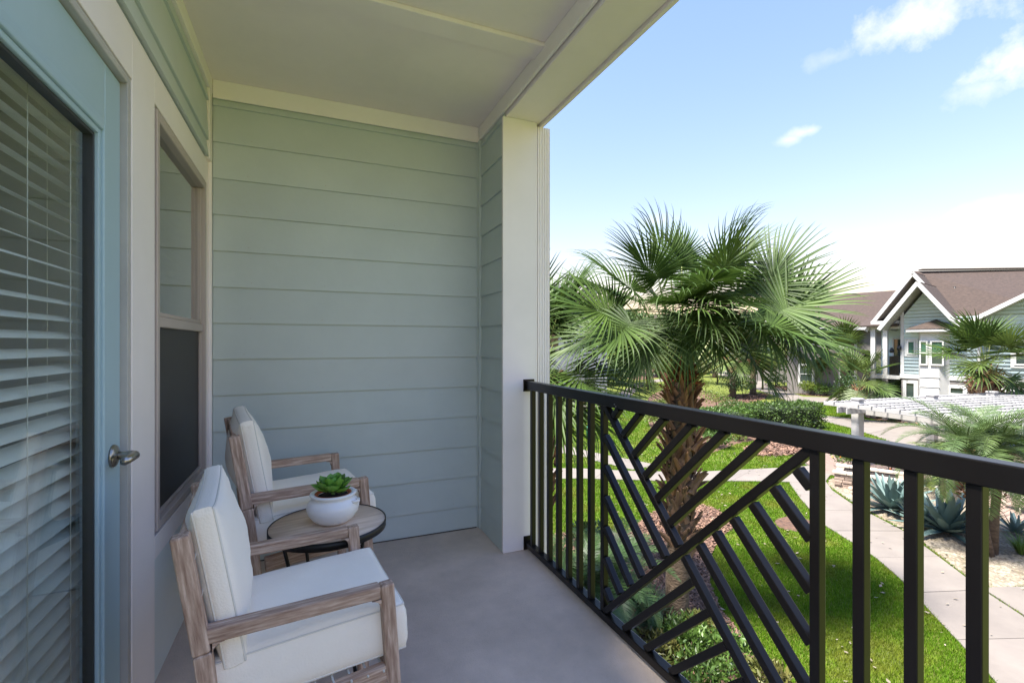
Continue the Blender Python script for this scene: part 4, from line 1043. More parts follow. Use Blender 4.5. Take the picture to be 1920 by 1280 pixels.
ms.append((box_mesh(-q-.1,.04,.05,0), Matrix.Translation(((q-.12)/2, .15, zs+1.04)))); ms.append((box_mesh(-q-.1,.04,.04,0), Matrix.Translation(((q-.12)/2, .15, zs+.04))))
link('porch_railing', joined(ms, 'porch_rail'), 'rail', hs, None, False)
xs_, zs2 = hl(1640, 622, -.2); slope('porch_roof', [(px0-.2, -.2, ze-.35), (-.1, -.2, ze-.35), (-.1, 1.6, ze+.15), (px0-.2, 1.6, ze+.15)], 'shingle', hs, .08)

def simple_house(name, label, p, rz, w, d, hgt, rh, m='hsiding', win=3, over=.6, hip=False, group=None, storeys=2, cols=0):
    h = thing(name, label, 'house', p, rz, group)
    box('wall', -w/2, w/2, 0, d, 0, hgt, m, h, 0, world=False)
    if hip:
        V = [(-w/2-over,-over,hgt),(w/2+over,-over,hgt),(w/2+over,d+over,hgt),(-w/2-over,d+over,hgt),(-w/2+d/2,d/2,hgt+rh),(w/2-d/2,d/2,hgt+rh)]
        link('roof', mesh_py('roof', V, [(0,1,5,4),(1,2,5),(2,3,4,5),(3,0,4),(3,2,1,0)]), 'shingle', h, None, False)
    else:
        slope('roof_slope', [(-w/2-over,-over,hgt-.1),(w/2+over,-over,hgt-.1),(w/2+over,d/2,hgt+rh),(-w/2-over,d/2,hgt+rh)], 'shingle', h)
        slope('roof_slope', [(-w/2-over,d+over,hgt-.1),(w/2+over,d+over,hgt-.1),(w/2+over,d/2,hgt+rh),(-w/2-over,d/2,hgt+rh)], 'shingle', h)
        for s in (-1, 1):
            link('gable_wall', mesh_py('gw', [(s*w/2,0,hgt-.01),(s*w/2,d,hgt-.01),(s*w/2,d/2,hgt+rh*.88)], [(0,1,2)]), m, h, None, False)
            for yy in (-over, d+over):
                f, L = frame((s*(w/2+over+.02), yy, hgt-.16), (s*(w/2+over+.02), d/2, hgt+rh-.06)); link('rake_board', box_mesh(L+.1,.05,.24,0), 'hwhite', h, f, False)
    box('fascia', -w/2-over, w/2+over, -over-.04, -over-.002, hgt-.3, hgt-.04, 'hwhite', h, 0, world=False)
    for st in range(storeys):
        for i in range(win):
            x = -w/2+w*(i+.5)/win; z = 1.0+st*3.0
            window(h, x-.45, x+.45, z, z+1.4, -.003, 'hglass', trim=.1)
    for i in range(cols):
        x = -w/2+w*(i+.5)/cols; c = box('column', x-.16, x+.16, -1.4, -1.08, 0, hgt-.31, 'hwhite', h, .01, world=False)
    if cols: box('balcony_slab', -w/2, w/2, -1.4, -.004, 2.9, 3.15, 'hwhite', h, .01, world=False)
    return h
def hz(v, D): return zat(v, D)-ZG
simple_house('white_house', 'far white house with tall columns, behind the drooping right fronds', at(1545, 54), R(48)-YAW, 9, 6, hz(622,50), 2.6, 'hgrey', 3, cols=5)
simple_house('house', 'house with brown roof and white rake boards left of the blue house', at(1590, 38), R(-52)-YAW, 9, 9, hz(612,38), 3.0, 'hgrey', 3)
simple_house('house', 'low far house with brown roof behind the big palm', at(1365, 105), R(5)-YAW, 30, 12, hz(622,105), 4.2, 'hwhite', 8)
simple_house('house', 'far house whose roof edge shows beside the balcony pillar', at(1000, 34), R(20)-YAW, 12, 9, hz(556,34), 1.5, 'hwhite', 4, hip=True, storeys=3)
simple_house('house', 'far house glimpsed between the left palm fronds', at(1180, 120), R(-10)-YAW, 24, 12, hz(625,120), 4, 'hsiding', 6)

# ================================================================== BALCONY
XL, YB, XC, YP = -.5205, 3.08, 1.054, 2.617
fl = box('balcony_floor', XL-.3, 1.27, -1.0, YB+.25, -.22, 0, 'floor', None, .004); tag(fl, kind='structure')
box('slab_lip', 1.272, 1.292, -1.0, YB+.25, -.24, -.012, 'slabedge', fl, .004)
# -- ceiling (covers the far half; cut short with the beam to let sky light in)
CE = 1.45
cl = box('balcony_ceiling', XL-.02, 1.30, CE, YB+.02, 2.686, 2.76, 'ceil', None, 0); tag(cl, kind='structure')
box('joint_strip', XL, 1.04, 2.068, 2.188, 2.664, 2.6855, 'ceil', cl, .003)
# -- header beam over the railing
bm_ = thing('header_beam', 'cream boxed beam over the open side of the balcony', 'beam', (1.17, 1, 2.57))
box('beam_soffit', XC+.004, 1.284, CE, YB, 2.572, 2.685, 'ceil', bm_, .003)
box('beam_fascia', 1.2865, 1.31, CE, YB, 2.555, 2.85, 'ceil', bm_, .003)
box('inner_trim', 1.036, 1.0525, CE, 3.05, 2.595, 2.685, 'white', bm_, .002)
# -- crown boards
def lap_board(x_len, hgt, th=.0125, prj=.010):
    V = [(0,0,0),(x_len,0,0),(x_len,-(th+.002),0),(0,-(th+.002),0),(0,0,hgt),(x_len,0,hgt),(x_len,-.003,hgt),(0,-.003,hgt)]
    F = [(0,3,2,1),(3,7,6,2),(4,5,6,7),(0,4,7,3),(1,2,6,5),(0,1,5,4)]
    me = mesh_py('board', V, F)
    bm = bmesh.new(); bm.from_mesh(me); es = [e for e in bm.edges if all(v.co.z < 1e-5 and v.co.y < -.005 for v in e.verts)]
    bmesh.ops.bevel(bm, geom=es, offset=.0018, segments=2, affect='EDGES'); bmesh.ops.recalc_face_normals(bm, faces=bm.faces[:]); bm.to_mesh(me); bm.free()
    return me
bw = thing('back_wall', 'grey-green lap-sided end wall of the balcony', 'wall', (.27, YB, 0))
box('sheathing', XL-.15, XC+.2, YB+.001, YB+.14, 0, 2.76, 'siding', bw, 0)
bmain = lap_board(XC-XL-.02-.022, .2005); bmain.materials.append(M['siding'])
zz = .148
link('siding_board', lap_board(XC-XL-.042, .147), 'siding', bw, Matrix.Translation((XL+.02, YB, .0008)))
for k in range(12): link('siding_board', bmain, None, bw, Matrix.Translation((XL+.02, YB, .148+.2*k)))
link('siding_board', lap_board(XC-XL-.042, .05), 'siding', bw, Matrix.Translation((XL+.02, YB, 2.548)))
box('crown_board', XL+.021, XC-.002, YB-.022, YB-.0125, 2.585, 2.6855, 'white', bw, .002)
box('corner_strip', XC-.026, XC-.0005, YB-.021, YB-.0005, .001, 2.584, 'siding', bw, .003)
nh = []
for k in range(13):
    for xx in (-.33, .07, .47, .88):
        if random.random() < .8: nh.append((lathe_mesh([(0,0),(.0028,0),(.002,.0012),(0,.0014)], 8), Matrix.Translation((xx+random.uniform(-.02,.02), YB-.0118, .148+.2*k-.2+.028)) @ Matrix.Rotation(R(90), 4, 'X')))
tag(link('nail_head', joined(nh, 'nails'), 'taupe', bw), kind='stuff')
box('base_strip', XL+.02, XC-.03, YB-.019, YB-.0128, .0002, .006, 'joint', bw, 0)  # thin dark strip along the foot of the wall
# -- return wall beside the pillar (faces -X)
rw = thing('return_wall', 'narrow grey-green sided return wall beside the white pillar', 'wall', (XC+.05, 2.85, 0))
Ry = Matrix.Rotation(R(-90), 4, 'Z')     # board x -> -Y, board -y -> -X
box('sheathing', XC+.001, XC+.14, YP+.19, YB, 0, 2.685, 'siding', rw, 0)
ln = YB-.023-(YP+.003)
for k in range(-1, 13):
    z0 = .148+.2*k if k >= 0 else .0008; hh = .2005 if 0 <= k < 12 else (.147 if k < 0 else .045)
    link('siding_board', lap_board(ln, hh), 'siding', rw, Matrix.Translation((XC, YB-.022, z0)) @ Ry)
box('corner_strip', XC-.022, XC-.0005, YB-.046, YB-.0215, .001, 2.594, 'siding', rw, .003)
# -- pillar
pl_ = thing('pillar', 'square white boxed pillar that carries the balcony beam', 'pillar', (1.15, 2.7, 0))
box('front_board', XC-.0165, 1.248, YP, YP+.02, 0.002, 2.5715, 'white', pl_, .002)
box('core_board', XC+.002, 1.246, YP+.021, YP+.185, 0.002, 2.5715, 'white', pl_, .002)
box('outer_board', 1.2485, 1.262, YP+.002, YP+.19, 0.002, 2.5715, 'white', pl_, .002)
# -- fluted downspout
ds = thing('downspout', 'fluted white downspout on the outer side of the pillar', 'downspout', (1.31, 2.7, ZG))
prof = []
x0, x1, y0, y1 = 1.270, 1.352, YP+.01, YP+.085
nfl = 5
for i in range(nfl*4+1):
    t = i/(nfl*4); prof.append((x0+(x1-x0)*t, y0+(.005 if (i % 4) in (2,3) else 0)))
prof += [(x1, y1), (x0, y1)]
link('pipe', prism_mesh(prof, ZG, 2.555), 'white', ds)
for z in (.5, 1.9): box('strap', x0-.003, x1+.003, y0-.003, y1+.003, z-2.4, z-2.38, 'white', ds, .001)

# -- side wall with door and window (faces +X)
sw = thing('side_wall', 'white-trimmed side wall holding the blue door and the window', 'wall', (XL, 1.5, 0))
WY0, WY1, WZ0, WZ1 = 2.100, 2.975, .552, 2.088
DY0, DY1, DZ1 = .93, 1.853, 2.035
T = .055
def wb(name, y0, y1, z0, z1, m='white', x1=XL, bev=.0015, th=T): return box(name, x1-th, x1, y0, y1, z0, z1, m, sw, bev)
wb('trim_board', DY1, WY0-.012, 0.001, 2.226)
wb('trim_board', WY0-.0115, 3.079, WZ1+.012, 2.226)
wb('trim_board', WY0-.0115, 3.079, .455, WZ0-.012)
wb('trim_board', WY1+.012, 3.079, WZ0-.0115, WZ1+.0115)
wb('trim_board', .80, DY1-.0005, DZ1+.03, 2.226)
wb('trim_board', .80, DY0, 0.001, DZ1+.0295)
wb('pale_panel', WY0-.0115, 3.079, 0.001, .4535, 'panel', XL-.006)
wb('siding_panel', -.6, .799, 0.001, 2.226, 'siding')
wb('shadow_gap', -.6, 2.99, 2.2265, 2.2345, 'dark', XL-.02)
Rl = Matrix.Rotation(R(90), 4, 'Z')       # board x -> +Y, board -y -> +X
for (z0, z1) in ((2.235, 2.322), (2.3225, 2.535), (2.5355, 2.606)):
    link('siding_board', lap_board(2.99+.6, z1-z0), 'siding', sw, Matrix.Translation((XL, -.6, z0)) @ Rl)
box('upper_sheathing', XL-.14, XL-.0008, -.6, 3.079, 2.235, 2.76, 'siding', sw, 0)
box('corner_board', XL-.02, XL+.018, 2.992, 3.067, 2.2265, 2.606, 'white', sw, .002)
box('corner_board', XL+.0005, XL+.018, 3.045, 3.067, 0.001, 2.226, 'white', sw, .002)
box('crown_board', XL+.0005, XL+.02, -.6, 3.0665, 2.607, 2.6855, 'white', sw, .002)
# -- door
dr = thing('balcony_door', 'blue glazed balcony door with satin nickel lever', 'door', (XL-.03, 1.4, 0))
xd = XL-.022
box('jamb', XL-.13, XL-.003, DY1-.0265, DY1-.0005, 0.001, DZ1+.027, 'jamb', dr, .002)
box('jamb', XL-.13, XL-.003, .80, DY1-.027, DZ1+.003, DZ1+.0275, 'jamb', dr, .002)
yst = 1.707                                 # where the flat stile ends and the glazing frame begins
dd = .044
box('stile', xd-dd, xd, yst, DY1-.029, .006, DZ1, 'doorblue', dr, .003)
box('stile', xd-dd, xd, DY0+.002, DY0+.13, .006, DZ1, 'doorblue', dr, .003)
box('top_rail', xd-dd, xd, DY0+.1305, yst-.0005, DZ1-.17, DZ1, 'doorblue', dr, .003)
box('bottom_rail', xd-dd, xd, DY0+.1305, yst-.0005, .006, .16, 'doorblue', dr, .003)
gy0, gy1, gz0, gz1 = DY0+.13, yst, .16, DZ1-.17
for k, (w0, w1, xx) in enumerate(((0, .020, xd+.006), (.0205, .036, xd+.010), (.0365, .052, xd+.003))):
    for (a, b, c, d_) in ((gy1-w1, gy1-w0, gz0+w0, gz1-w0), (gy0+w0, gy0+w1, gz0+w0, gz1-w0), (gy0+w1+.0003, gy1-w1-.0003, gz1-w1, gz1-w0), (gy0+w1+.0003, gy1-w1-.0003, gz0+w0, gz0+w1)):
        box('glazing_bead', xx-.03, xx, a, b, c, d_, 'doorblue', dr, .003, 2)
w0, w1 = .0525, .062
for (a, b, c, d_) in ((gy1-w1, gy1-w0, gz0+w0, gz1-w0), (gy0+w1, gy1-w1-.0003, gz1-w1, gz1-w0), (gy0+w1, gy1-w1-.0003, gz0+w0, gz0+w1)):
    box('reveal_shade', xd-.03, xd-.006, a, b, c, d_, 'dark', dr, .001)  # dark strips paint in the shade of the glazing reveal
box('glass_pane', xd-.022, xd-.018, gy0+.055, gy1-.057, gz0+.055, gz1-.057, 'glass', dr, 0)
lev = thing_ = lathe('rose', [(0,0),(.033,0),(.034,.004),(.030,.009),(.016,.012),(.013,.014),(0,.014)], 'nickel', dr, (0,0,0), 32)
hy, hzz = 1.762, .903
lev.matrix_basis = Matrix.Translation(-dr.location) @ Matrix.Translation((xd, hy, hzz)) @ Matrix.Rotation(R(90), 4, 'Y')
lv = link('lever', tube_mesh([(0,0,.012),(0,0,.03),(0,.0,.048),(.0,-.012,.056),(.0,-.05,.058),(0,-.095,.056)], [.012,.0115,.013,.0135,.012,.011], 16), 'nickel', lev, None, False)
box('threshold', XL-.12, XL+.01, DY0, DY1-.028, .0005, .0055, 'metal', dr, 0)
# -- window
wd = thing('sash_window', 'tall single-hung window with taupe frame beside the blue door', 'window', (XL, 2.55, .5))
def wf(y0, y1, z0, z1, x1, th=.05, name='frame'): return box(name, x1-th, x1, y0, y1, z0, z1, 'taupe', wd, .003)
zm = 1.325
fw = .03
wf(WY0, WY0+fw, WZ0, WZ1, XL+.006); wf(WY1-fw, WY1, WZ0, WZ1, XL+.006)
wf(WY0+fw+.0003, WY1-fw-.0003, WZ1-fw*1.3, WZ1, XL+.006); wf(WY0+fw+.0003, WY1-fw-.0003, WZ0, WZ0+fw, XL+.006)
wf(WY0+fw+.0003, WY1-fw-.0003, zm-.028, zm+.012, XL-.004, name='meeting_rail'); wf(WY0+fw+.0003, WY1-fw-.0003, zm+.0125, zm+.03, XL-.012, name='meeting_rail')
wf(WY0+fw+.0003, WY0+fw+.014, zm+.031, WZ1-fw*1.3-.001, XL-.012, name='sash_stile'); wf(WY1-fw-.014, WY1-fw-.0003, zm+.031, WZ1-fw*1.3-.001, XL-.012, name='sash_stile')
for (a, b, c, d_) in ((WY0+fw+.0003, WY0+fw+.012, WZ0+fw+.0003, zm-.029), (WY1-fw-.012, WY1-fw-.0003, WZ0+fw+.0003, zm-.029), (WY0+fw+.0125, WY1-fw-.0125, WZ0+fw+.0003, WZ0+fw+.016)):
    box('screen_frame', XL-.03, XL-.012, a, b, c, d_, 'taupe', wd, .002)
box('upper_pane', XL-.030, XL-.026, WY0+fw+.012, WY1-fw-.012, zm+.02, WZ1-fw-.005, 'glass2', wd, 0)
box('insect_screen', XL-.024, XL-.022, WY0+fw+.01, WY1-fw-.01, WZ0+fw+.01, zm-.02, 'screen', wd, 0)
# -- blinds
def blind(name, y0, y1, z0, z1, x, label, cords, tilt, pitch=.0445, depth=.05, gap=None):
    b = thing(name, label, 'blind', (x, (y0+y1)/2, z1))
    L = y1-y0; V = []; F = []
    nseg = 6
    for i in range(2):
        for k in range(nseg+1):
            t = k/nseg*2-1; V.append((t*depth/2, -L/2 if i == 0 else L/2, .0035*(1-t*t)))
    for k in range(nseg): F.append((k, k+1, nseg+2+k, nseg+1+k))
    me = mesh_py('slat', V, F, True); me.materials.append(M['blind'])
    n = int((z1-z0)/pitch)
    for i in range(n):
        z = z1-.05-i*pitch; tl = tilt(i/n)+random.uniform(-.02,.02)
        link('slat', me, None, b, Matrix.Translation((x, (y0+y1)/2, z)) @ Matrix.Rotation(tl, 4, 'Y') @ Matrix.Rotation(random.uniform(-.002,.002), 4, 'X'))
    box('head_rail', x-.028, x+.028, y0, y1, z1-.03, z1+.02, 'blind', b, .003)
    for c in cords:
        for dx in (-.024, .024): tube('ladder_cord', [(x+dx, c, z0), (x+dx, c, z1-.03)], .0011, 'cord', b, 5)
    return b
blind('venetian_blind', .98, 1.74, .10, 1.93, xd-.073, 'white venetian blind behind the glass of the blue door', (1.63, 1.42, 1.2), lambda t: .30+.30*t)
blind('venetian_blind', 2.13, 2.95, zm-.75, 2.05, XL-.11, 'white venetian blind behind the tall side window', (2.3, 2.8), lambda t: .25)
# -- dark room behind
rm_ = thing('room_interior', 'unlit room behind the door and window', 'room', (-2, 1.5, 0))
for (a, b, c, d_, e_, f_) in ((-3.6,-3.5,-.6,3.2,-.1,2.7),(-3.5,XL-.14,3.085,3.2,-.1,2.7),(-3.5,XL-.14,-.6,-.5,-.1,2.7),(-3.5,XL-.14,-.5,3.08,2.6,2.7),(-3.5,XL-.14,-.5,3.08,-.1,0)):
    box('room_surface', a, b, c, d_, e_, f_, 'room', rm_, 0)
# -- own building around the balcony
ob = thing('apartment_building', 'own grey-green sided apartment building that carries the balcony', 'building', (-3, 1, ZG))
box('lower_wall', -8, .95, -.62, 3.33, ZG, -.25, 'siding', ob, 0)
box('upper_wall', -8, -3.65, -.62, 5.2, -.2, 2.7, 'siding', ob, 0)
box('sun_block_storey', -8, XL-.05, -.62, 5.2, 2.765, 4.3, 'siding', ob, 0)  # added unseen storey that keeps direct sun off the balcony
box('far_wing', -8, 1.0, 3.36, 5.2, ZG, 2.7, 'siding', ob, 0)
slope('roof', [(-.45,-1.0,4.3),(-.45,5.6,4.3),(-6,5.6,6.0),(-6,-1.0,6.0)], 'shingle', ob, .12)
box('lower_roof', -.56, 1.42, CE+.03, 5.3, 2.862, 2.95, 'shingle', ob, 0)

# ================================================================== RAILING
XR = 1.182; BW = .0265
rl = thing('balcony_railing', 'black metal balcony railing with a lattice panel between upright bars', 'railing', (XR, 1, 0))
XM = XR+BW/2+.006                      # bar centre plane
def rb(name, y0, z0, y1, z1, w=BW, par=rl, dep=BW): return bar(name, (XM, y0, z0), (XM, y1, z1), dep, w, 'rail', par, (1,0,0) if False else (0,0,1) if abs(y1-y0) > 1e-6 else (1,0,0), .0025, 2)
ZT0, ZT1 = .9615, 1.0115; ZB0, ZB1 = .018, .052
box('top_rail', XR, XR+.044, -1.0, YP-.006, ZT0, ZT1, 'rail', rl, .003, 2)
box('bottom_rail', XR, XR+.040, -1.0, YP-.006, ZB0, ZB1, 'rail', rl, .003, 2)
box('mounting_plate', XR-.014, XR+.058, YP-.0055, YP-.0005, ZT0-.012, ZT1+.010, 'rail', rl, .001)
box('mounting_plate', XR-.012, XR+.052, YP-.0055, YP-.0005, .004, .085, 'rail', rl, .001)
for y in (2.55, 2.443, 2.335, 2.229, 2.122, 2.017, 1.914): rb('baluster', y, ZB1, y, ZT0)
YA0, YA1 = 1.820, 1.7935; YC0, YC1 = .847, .8205
rb('baluster', (YA0+YA1)/2, ZB1, (YA0+YA1)/2, ZT0); rb('baluster', (YC0+YC1)/2, ZB1, (YC0+YC1)/2, ZT0)
for k in range(20):
    y = .727-.107*k
    if y > -1.88: rb('baluster', y, ZB1, y, ZT0)
# lattice: panel corners
y0, y1, z0, z1 = YA1, YC0, ZB1, ZT0            # left (far) post, right (near) post
def onp(t, s): return y0+(y1-y0)*t, z0+(z1-z0)*s    # t 0..1 far->near, s 0..1 bottom->top
def seg(name, t0, s0, t1, s1):
    a, b = onp(t0, s0), onp(t1, s1); rb(name, a[0], a[1], b[0], b[1])
seg('lattice_bar', .0, .0, 1, 1)                # rising main diagonal
e_ = .013
seg('lattice_bar', 0.0, 1.0, .5-e_, .5+e_); seg('lattice_bar', .5+e_, .5-e_, 1, 0)
for k in range(1, 7):
    c = k*.148
    # left quadrant (t<s, t+s<1): bars parallel to the falling diagonal: t+s = 1-c
    q = 1-c
    if q > .03: seg('lattice_bar', 0.0, q, q/2-e_, q/2+e_)
    # right quadrant: t+s = 1+c
    q = 1+c; seg('lattice_bar', q/2+e_, q/2-e_, 1.0, c)
    # top quadrant: parallel to the rising diagonal: s-t = c
    seg('lattice_bar', (1-c)/2+e_, (1+c)/2+e_, 1-c, 1.0)
    # bottom quadrant: t-s = c
    seg('lattice_bar', c, 0.0, (1+c)/2-e_, (1-c)/2-e_)
for (y, z) in ((1.70, .938), (1.69, .93)): 
    o = lathe('screw', [(0,0),(.004,0),(.003,.002),(0,.003)], 'screw', rl, (0,0,0), 10)
    o.matrix_basis = Matrix.Translation(-rl.location) @ Matrix.Translation((XR-.0005, y, z+.04)) @ Matrix.Rotation(R(-90), 4, 'Y')

# ================================================================== CHAIRS
def cushion_mesh(sx, sy, sz, bul, rnd, seed=0, n=22, point=0.0):
    """box cushion with boxed edges and a welt; bul = crown height in metres, rnd = edge radius"""
    r = random.Random(seed); ph = [r.uniform(0, 6) for _ in range(6)]
    V = []; F = []
    def prof(u):                         # corner softening of the outline
        return 1-.035*abs(u)**8
    cols_ = [math.sin(math.pi/2*(i/n*2-1)) for i in range(n+1)]
    def surf(x, y, sgn):
        b = (1-x*x)**.75*(1-y*y)**.75
        px = x*sx/2*(1-.02*(1-prof(y))*20)*(1-.018*(1-y*y)); py = y*sy/2*(1-.02*(1-prof(x))*20)*(1-.018*(1-x*x))
        w = .0034*math.sin(5*x+ph[0])*math.sin(4*y+ph[1])+.0020*math.sin(11*x+ph[2]+3*y)*math.cos(8*y+ph[3])+.0011*math.sin(23*x*y+ph[4])
        e = max(abs(x), abs(y)); sag = rnd*.5*max(0, (e-.93)/.07)**2
        px += point*x*abs(y)**5*.6*(1 if x > 0 else .6); py += point*y*abs(x)**6*.25
        return Vector((px, py, sgn*(sz/2+bul*b*(1 if sgn > 0 else .6)-sag+w*(1-e**6))))
    for sgn in (1, -1):
        o = len(V)
        for i in range(n+1):
            for j in range(n+1): V.append(surf(cols_[i], cols_[j], sgn))
        for i in range(n):
            for j in range(n):
                q = (o+i*(n+1)+j, o+(i+1)*(n+1)+j, o+(i+1)*(n+1)+j+1, o+i*(n+1)+j+1)
                F.append(q if sgn > 0 else q[::-1])
    ring = [(i, 0) for i in range(n+1)]+[(n, j) for j in range(1, n+1)]+[(i, n) for i in range(n-1, -1, -1)]+[(0, j) for j in range(n-1, 0, -1)]
    N1 = (n+1)**2; m = 6; rows = []
    top = [i*(n+1)+j for i, j in ring]; bot = [N1+i*(n+1)+j for i, j in ring]
    rows.append(top)
    for k in range(1, m):
        t = k/m; row = []
        for a, b in zip(top, bot):
            p = V[a].lerp(V[b], t); q = Vector((p.x/sx, p.y/sy, 0))
            out = Vector((p.x, p.y, 0)); ax_ = abs(p.x)/(sx/2) > abs(p.y)/(sy/2)
            d = Vector((math.copysign(1, p.x), 0, 0)) if ax_ else Vector((0, math.copysign(1, p.y), 0))
            welt = .0022 if k in (1, m-1) else (-.0012 if sz > .1 and k == m//2 else 0)
            row.append(len(V)); V.append(p+d*(rnd*.55*math.sin(math.pi*t)+welt))
        rows.append(row)
    rows.append(bot)
    L = len(ring)
    for k in range(m):
        for i in range(L): F.append((rows[k][i], rows[k+1][i], rows[k+1][(i+1)%L], rows[k][(i+1)%L]))
    me = mesh_py('cushion', V, F, True)
    bm = bmesh.new(); bm.from_mesh(me); bmesh.ops.recalc_face_normals(bm, faces=bm.faces[:])
    bm.to_mesh(me); bm.free()
    return me, [V[i].copy() for i in rows[0]], [V[i].copy() for i in rows[-1]]
def lounge_chair(pos, ang, W, Dp, ah, label, sz=1.0, seed=0):
    """x forward, y lateral. W = arm spacing (outer), Dp = front of the arm, ah = arm-top height"""
    c = thing('lounge_chair', label, 'chair', pos, ang, 'pair of wooden lounge chairs')
    t = .034*sz; wd_ = .036*sz
    def wbar(name, p, q, w=wd_, h=t, par=c): return bar(name, p, q, w, h, 'wood', par, (0,0,1) if abs(p[0]-q[0])+abs(p[1]-q[1]) > .12 else (1,0,0), .005, 3, world=False)
    top = ah+.215*sz
    def post_x(z): return -.034*sz-(z-ah)*.155
    for s in (-1, 1):
        y = s*(W/2-wd_/2)
        wbar('back_post', (post_x(top), y, top), (post_x(ah-.052), y, ah-.052), .040*sz, wd_)
        wbar('rear_leg', (post_x(ah-.0525)+.001, y, ah-.0525), (.035*sz, y, .0), .043*sz, wd_)
        wbar('armrest', (-.020*sz, y, ah-t/2), (Dp-.0375*sz, y, ah-t/2+.003), wd_*.98, t)
        wbar('front_leg', (Dp-.020*sz, y, ah+.002), (Dp+.022, y, .0), .034*sz, wd_)
        for (fx, sg) in ((-.006*sz, 1), (Dp-.036*sz, -1)):
            n = 5; R_ = .024*sz; poly = [(0,0)]+[(sg*(R_-R_*math.sin(a)), -(R_-R_*math.cos(a))) for a in [math.pi/2*i/n for i in range(n+1)]]
            me = prism_mesh(poly, -wd_/2*.97, wd_/2*.97)
            link('fillet', me, 'wood', c, Matrix.Translation((fx, y, ah-t+.001)) @ Matrix.Rotation(R(90), 4, 'X'), False)
        wbar('side_rail', (.03*sz, y, ah-.262*sz), (Dp-.020*sz, y, ah-.235*sz), wd_*.8, .05*sz)
    zr = ah-.25*sz
    wbar('front_rail', (Dp-.0, -W/2+wd_, zr), (Dp-.0, W/2-wd_, zr), .028, .05*sz)
    wbar('back_rail', (post_x(top-.03), -W/2+wd_, top-.03), (post_x(top-.03), W/2-wd_, top-.03), .022, .045*sz)
    wbar('back_rail', (post_x(ah-.17*sz)+.01, -W/2+wd_, ah-.17*sz), (post_x(ah-.17*sz)+.01, W/2-wd_, ah-.17*sz), .022, .045*sz)
    for i in range(9):
        x = .05*sz+(Dp-.08*sz)*i/8
        link('seat_spring', tube_mesh([(x, -W/2-.001, zr+.03*sz), (x, W/2+.001, zr+.03*sz)], .003, 6), 'slat', c, None, False)
    for i in range(3):
        z = top-.06-i*.085*sz; x = post_x(z)
        link('back_strap', tube_mesh([(x+.016, -W/2+.02, z), (x+.016, W/2-.02, z)], .003, 6), 'slat', c, None, False)
    link('webbing', box_mesh(.004, W-.075*sz, .34*sz, 0), 'strap', c, Matrix.Translation((post_x(ah)-.002, 0, ah+.01*sz)) @ Matrix.Rotation(R(-8.8), 4, 'Y'), False)
    sth = .135*sz; sl_ = Dp+.052
    def cush(name, args, mx, **k):
        me, ra_, rb_ = cushion_mesh(*args, **k); o = link(name, me, 'fabric', c, mx, False)
        for rr in (ra_, rb_): link('piping', tube_mesh(rr+[rr[0]], .0026, 6, False), 'piping', o, None, False)
        return o
    sc = cush('seat_cushion', (sl_, W-2*wd_-.002, sth, .022*sz, .016*sz, seed), Matrix.Translation((sl_/2-.012, 0, ah-.150*sz)) @ Matrix.Rotation(R(-3.0), 4, 'Y'))
    bh = .345*sz; bt = .052*sz
    mb = Matrix.Translation((.005*sz, 0, ah+.078*sz)) @ Matrix.Rotation(R(-100), 4, 'Y') @ Matrix.Rotation(R(180), 4, 'Z')
    bc = cush('back_cushion', (bh, W-2*wd_-.002, bt, .062*sz, .010*sz, seed+1), mb, point=.035*sz)
    return c
A1 = math.atan2(.111, .994)
lounge_chair(Vector((-.225, 1.485, 0)), A1, .49, .405, .600, 'nearer wooden lounge chair with ivory cushions, cut off by the lower frame edge', 1.0, 1)
f2 = Vector((math.cos(A1+.06), math.sin(A1+.06), 0))
lounge_chair(Vector((-.19, 2.44, 0))-f2*.064, A1+.06, .60, .445, .638, 'farther wooden lounge chair with ivory cushions, in the corner by the back wall', 1.1, 5)

# ================================================================== TABLE, POT, SUCCULENT
tp = Vector((.062, 1.985, 0)); TR = .214; TH = .545
tb = thing('side_table', 'round oak side table with black metal rim between the two chairs', 'table', tp)
link('table_top', lathe_mesh([(0,0),(TR-.004,0),(TR-.004,.012),(0,.012)], 64), 'ttop', tb, Matrix.Translation((0,0,TH-.013)) @ Matrix.Rotation(.25,4,'Z'), False)
link('rim', lathe_mesh([(TR-.0025,-.027),(TR,-.027),(TR,.0015),(TR-.0025,.0015),(TR-.0025,-.027)], 64), 'metal', tb, Matrix.Translation((0,0,TH)), False)
link('base_ring', lathe_mesh([(TR-.05,-.02),(TR-.045,-.02),(TR-.045,-.014),(TR-.05,-.014),(TR-.05,-.02)], 48), 'metal', tb, Matrix.Translation((0,0,TH)), False)
for k in range(4):
    a = k*math.pi/2+.55; ca, sa = math.cos(a), math.sin(a)
    link('leg', tube_mesh([(ca*.185, sa*.185, TH-.014), (ca*.165, sa*.165, TH-.10), (ca*.13, sa*.13, TH-.25), (ca*.14, sa*.14, .12), (ca*.175, sa*.175, .0)], .0065, 8), 'metal', tb, None, False)
pp = Vector((.078, 1.985, TH))
pt = thing('plant_pot', 'round white ceramic pot standing on the side table', 'pot', pp)
s = .85
prof = [(0,.001),(.055,.001),(.066,.004),(.088,.022),(.108,.055),(.114,.083),(.110,.105),(.098,.122),(.090,.130),(.090,.136),(.098,.144),(.101,.150),(.099,.156),(.092,.158),(.078,.152),(.070,.140),(.068,.120),(0,.12)]
lathe('body', [(r*s, z*s*.86) for r, z in prof], 'pot', pt, pp, 56)
lathe('inner_rim', [(.0705*s,.1415*.86*s),(.0795*s,.1535*.86*s),(.076*s,.1545*.86*s),(.066*s,.143*.86*s)], 'terra', pt, pp, 48)
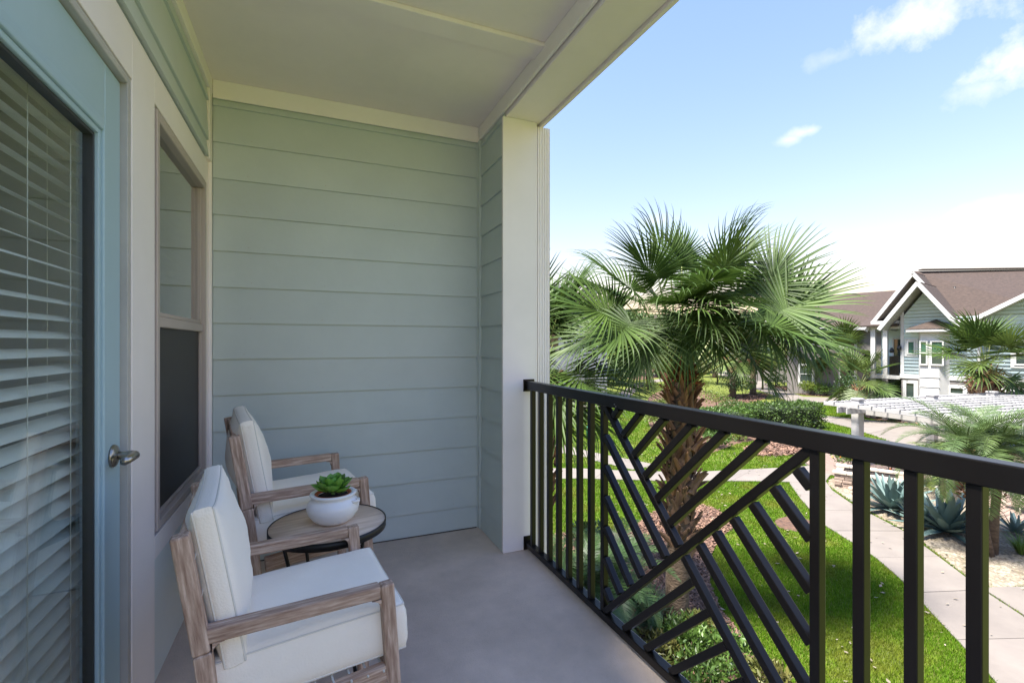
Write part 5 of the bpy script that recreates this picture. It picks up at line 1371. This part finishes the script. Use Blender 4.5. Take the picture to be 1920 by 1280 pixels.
lathe('soil', [(0,.146*.86*s),(.05*s,.144*.86*s),(.069*s,.138*.86*s)], 'soil', pt, pp, 32)
for sgn_ in (1,):
    a = -.5; q = pp+Vector((math.cos(a)*.108*s, math.sin(a)*.108*s, .112*.86*s)); w = Vector((-math.sin(a), math.cos(a), 0)); o_ = Vector((math.cos(a), math.sin(a), 0))
    tube('handle', [q+w*.02*s-o_*.012*s, q+w*.02*s+o_*.004*s+Vector((0,0,.004)), q+o_*.012*s+Vector((0,0,.002)), q-w*.02*s+o_*.004*s+Vector((0,0,.004)), q-w*.02*s-o_*.012*s], .007*s, 'pot', pt, 8)
su = thing('succulent', 'green rosette succulent growing in the white pot', 'succulent', pp+Vector((0,0,.135*.86*s)))
def succ_leaf():
    V = []; F = []; n = 10; m_ = 6
    for i in range(n+1):
        t = i/n; w = .021*(math.sin(math.pi*(t*.92+.04)))**.65*(1.25 if t > .45 else .6+1.44*t) if i < n else .001; w *= 1.15
        for j in range(m_+1):
            u = j/m_*2-1; V.append((t*.088, u*w, .22*w*(u*u)+.006*math.sin(math.pi*t)*(1-u*u)*-1+.022*t*t+.0016*math.sin(t*16+u*3)*abs(u)))
    k = m_+1; off = len(V)
    for i in range(n+1):
        t = i/n
        for j in range(m_+1):
            u = j/m_*2-1; x, y, z = V[i*k+j]; V.append((x, y, z-.0055*(1-u*u)*(1-t**4)-.0003))
    for i in range(n):
        for j in range(m_):
            a = i*k+j; F.append((a, a+1, a+k+1, a+k)); F.append((off+a, off+a+k, off+a+k+1, off+a+1))
    return mesh_py('succ', V, F, True)
sm = succ_leaf(); sm.materials.append(M['succ'])
for i in range(19):
    t = i/18; a = i*2.399; el = R(72-68*t**.85); L = .44+.44*min(1, t*1.5)
    link('leaf', sm, None, su, Matrix.Translation((.006*math.cos(a), .006*math.sin(a), .030-.008*t)) @ Matrix.Rotation(a, 4, 'Z') @ Matrix.Rotation(-el, 4, 'Y') @ Matrix.Diagonal((L, L*1.05, L, 1)), False)
link('stem', tube_mesh([(0,0,-.02),(0,0,.03)], [.009,.006], 8), 'succ', su, None, False)
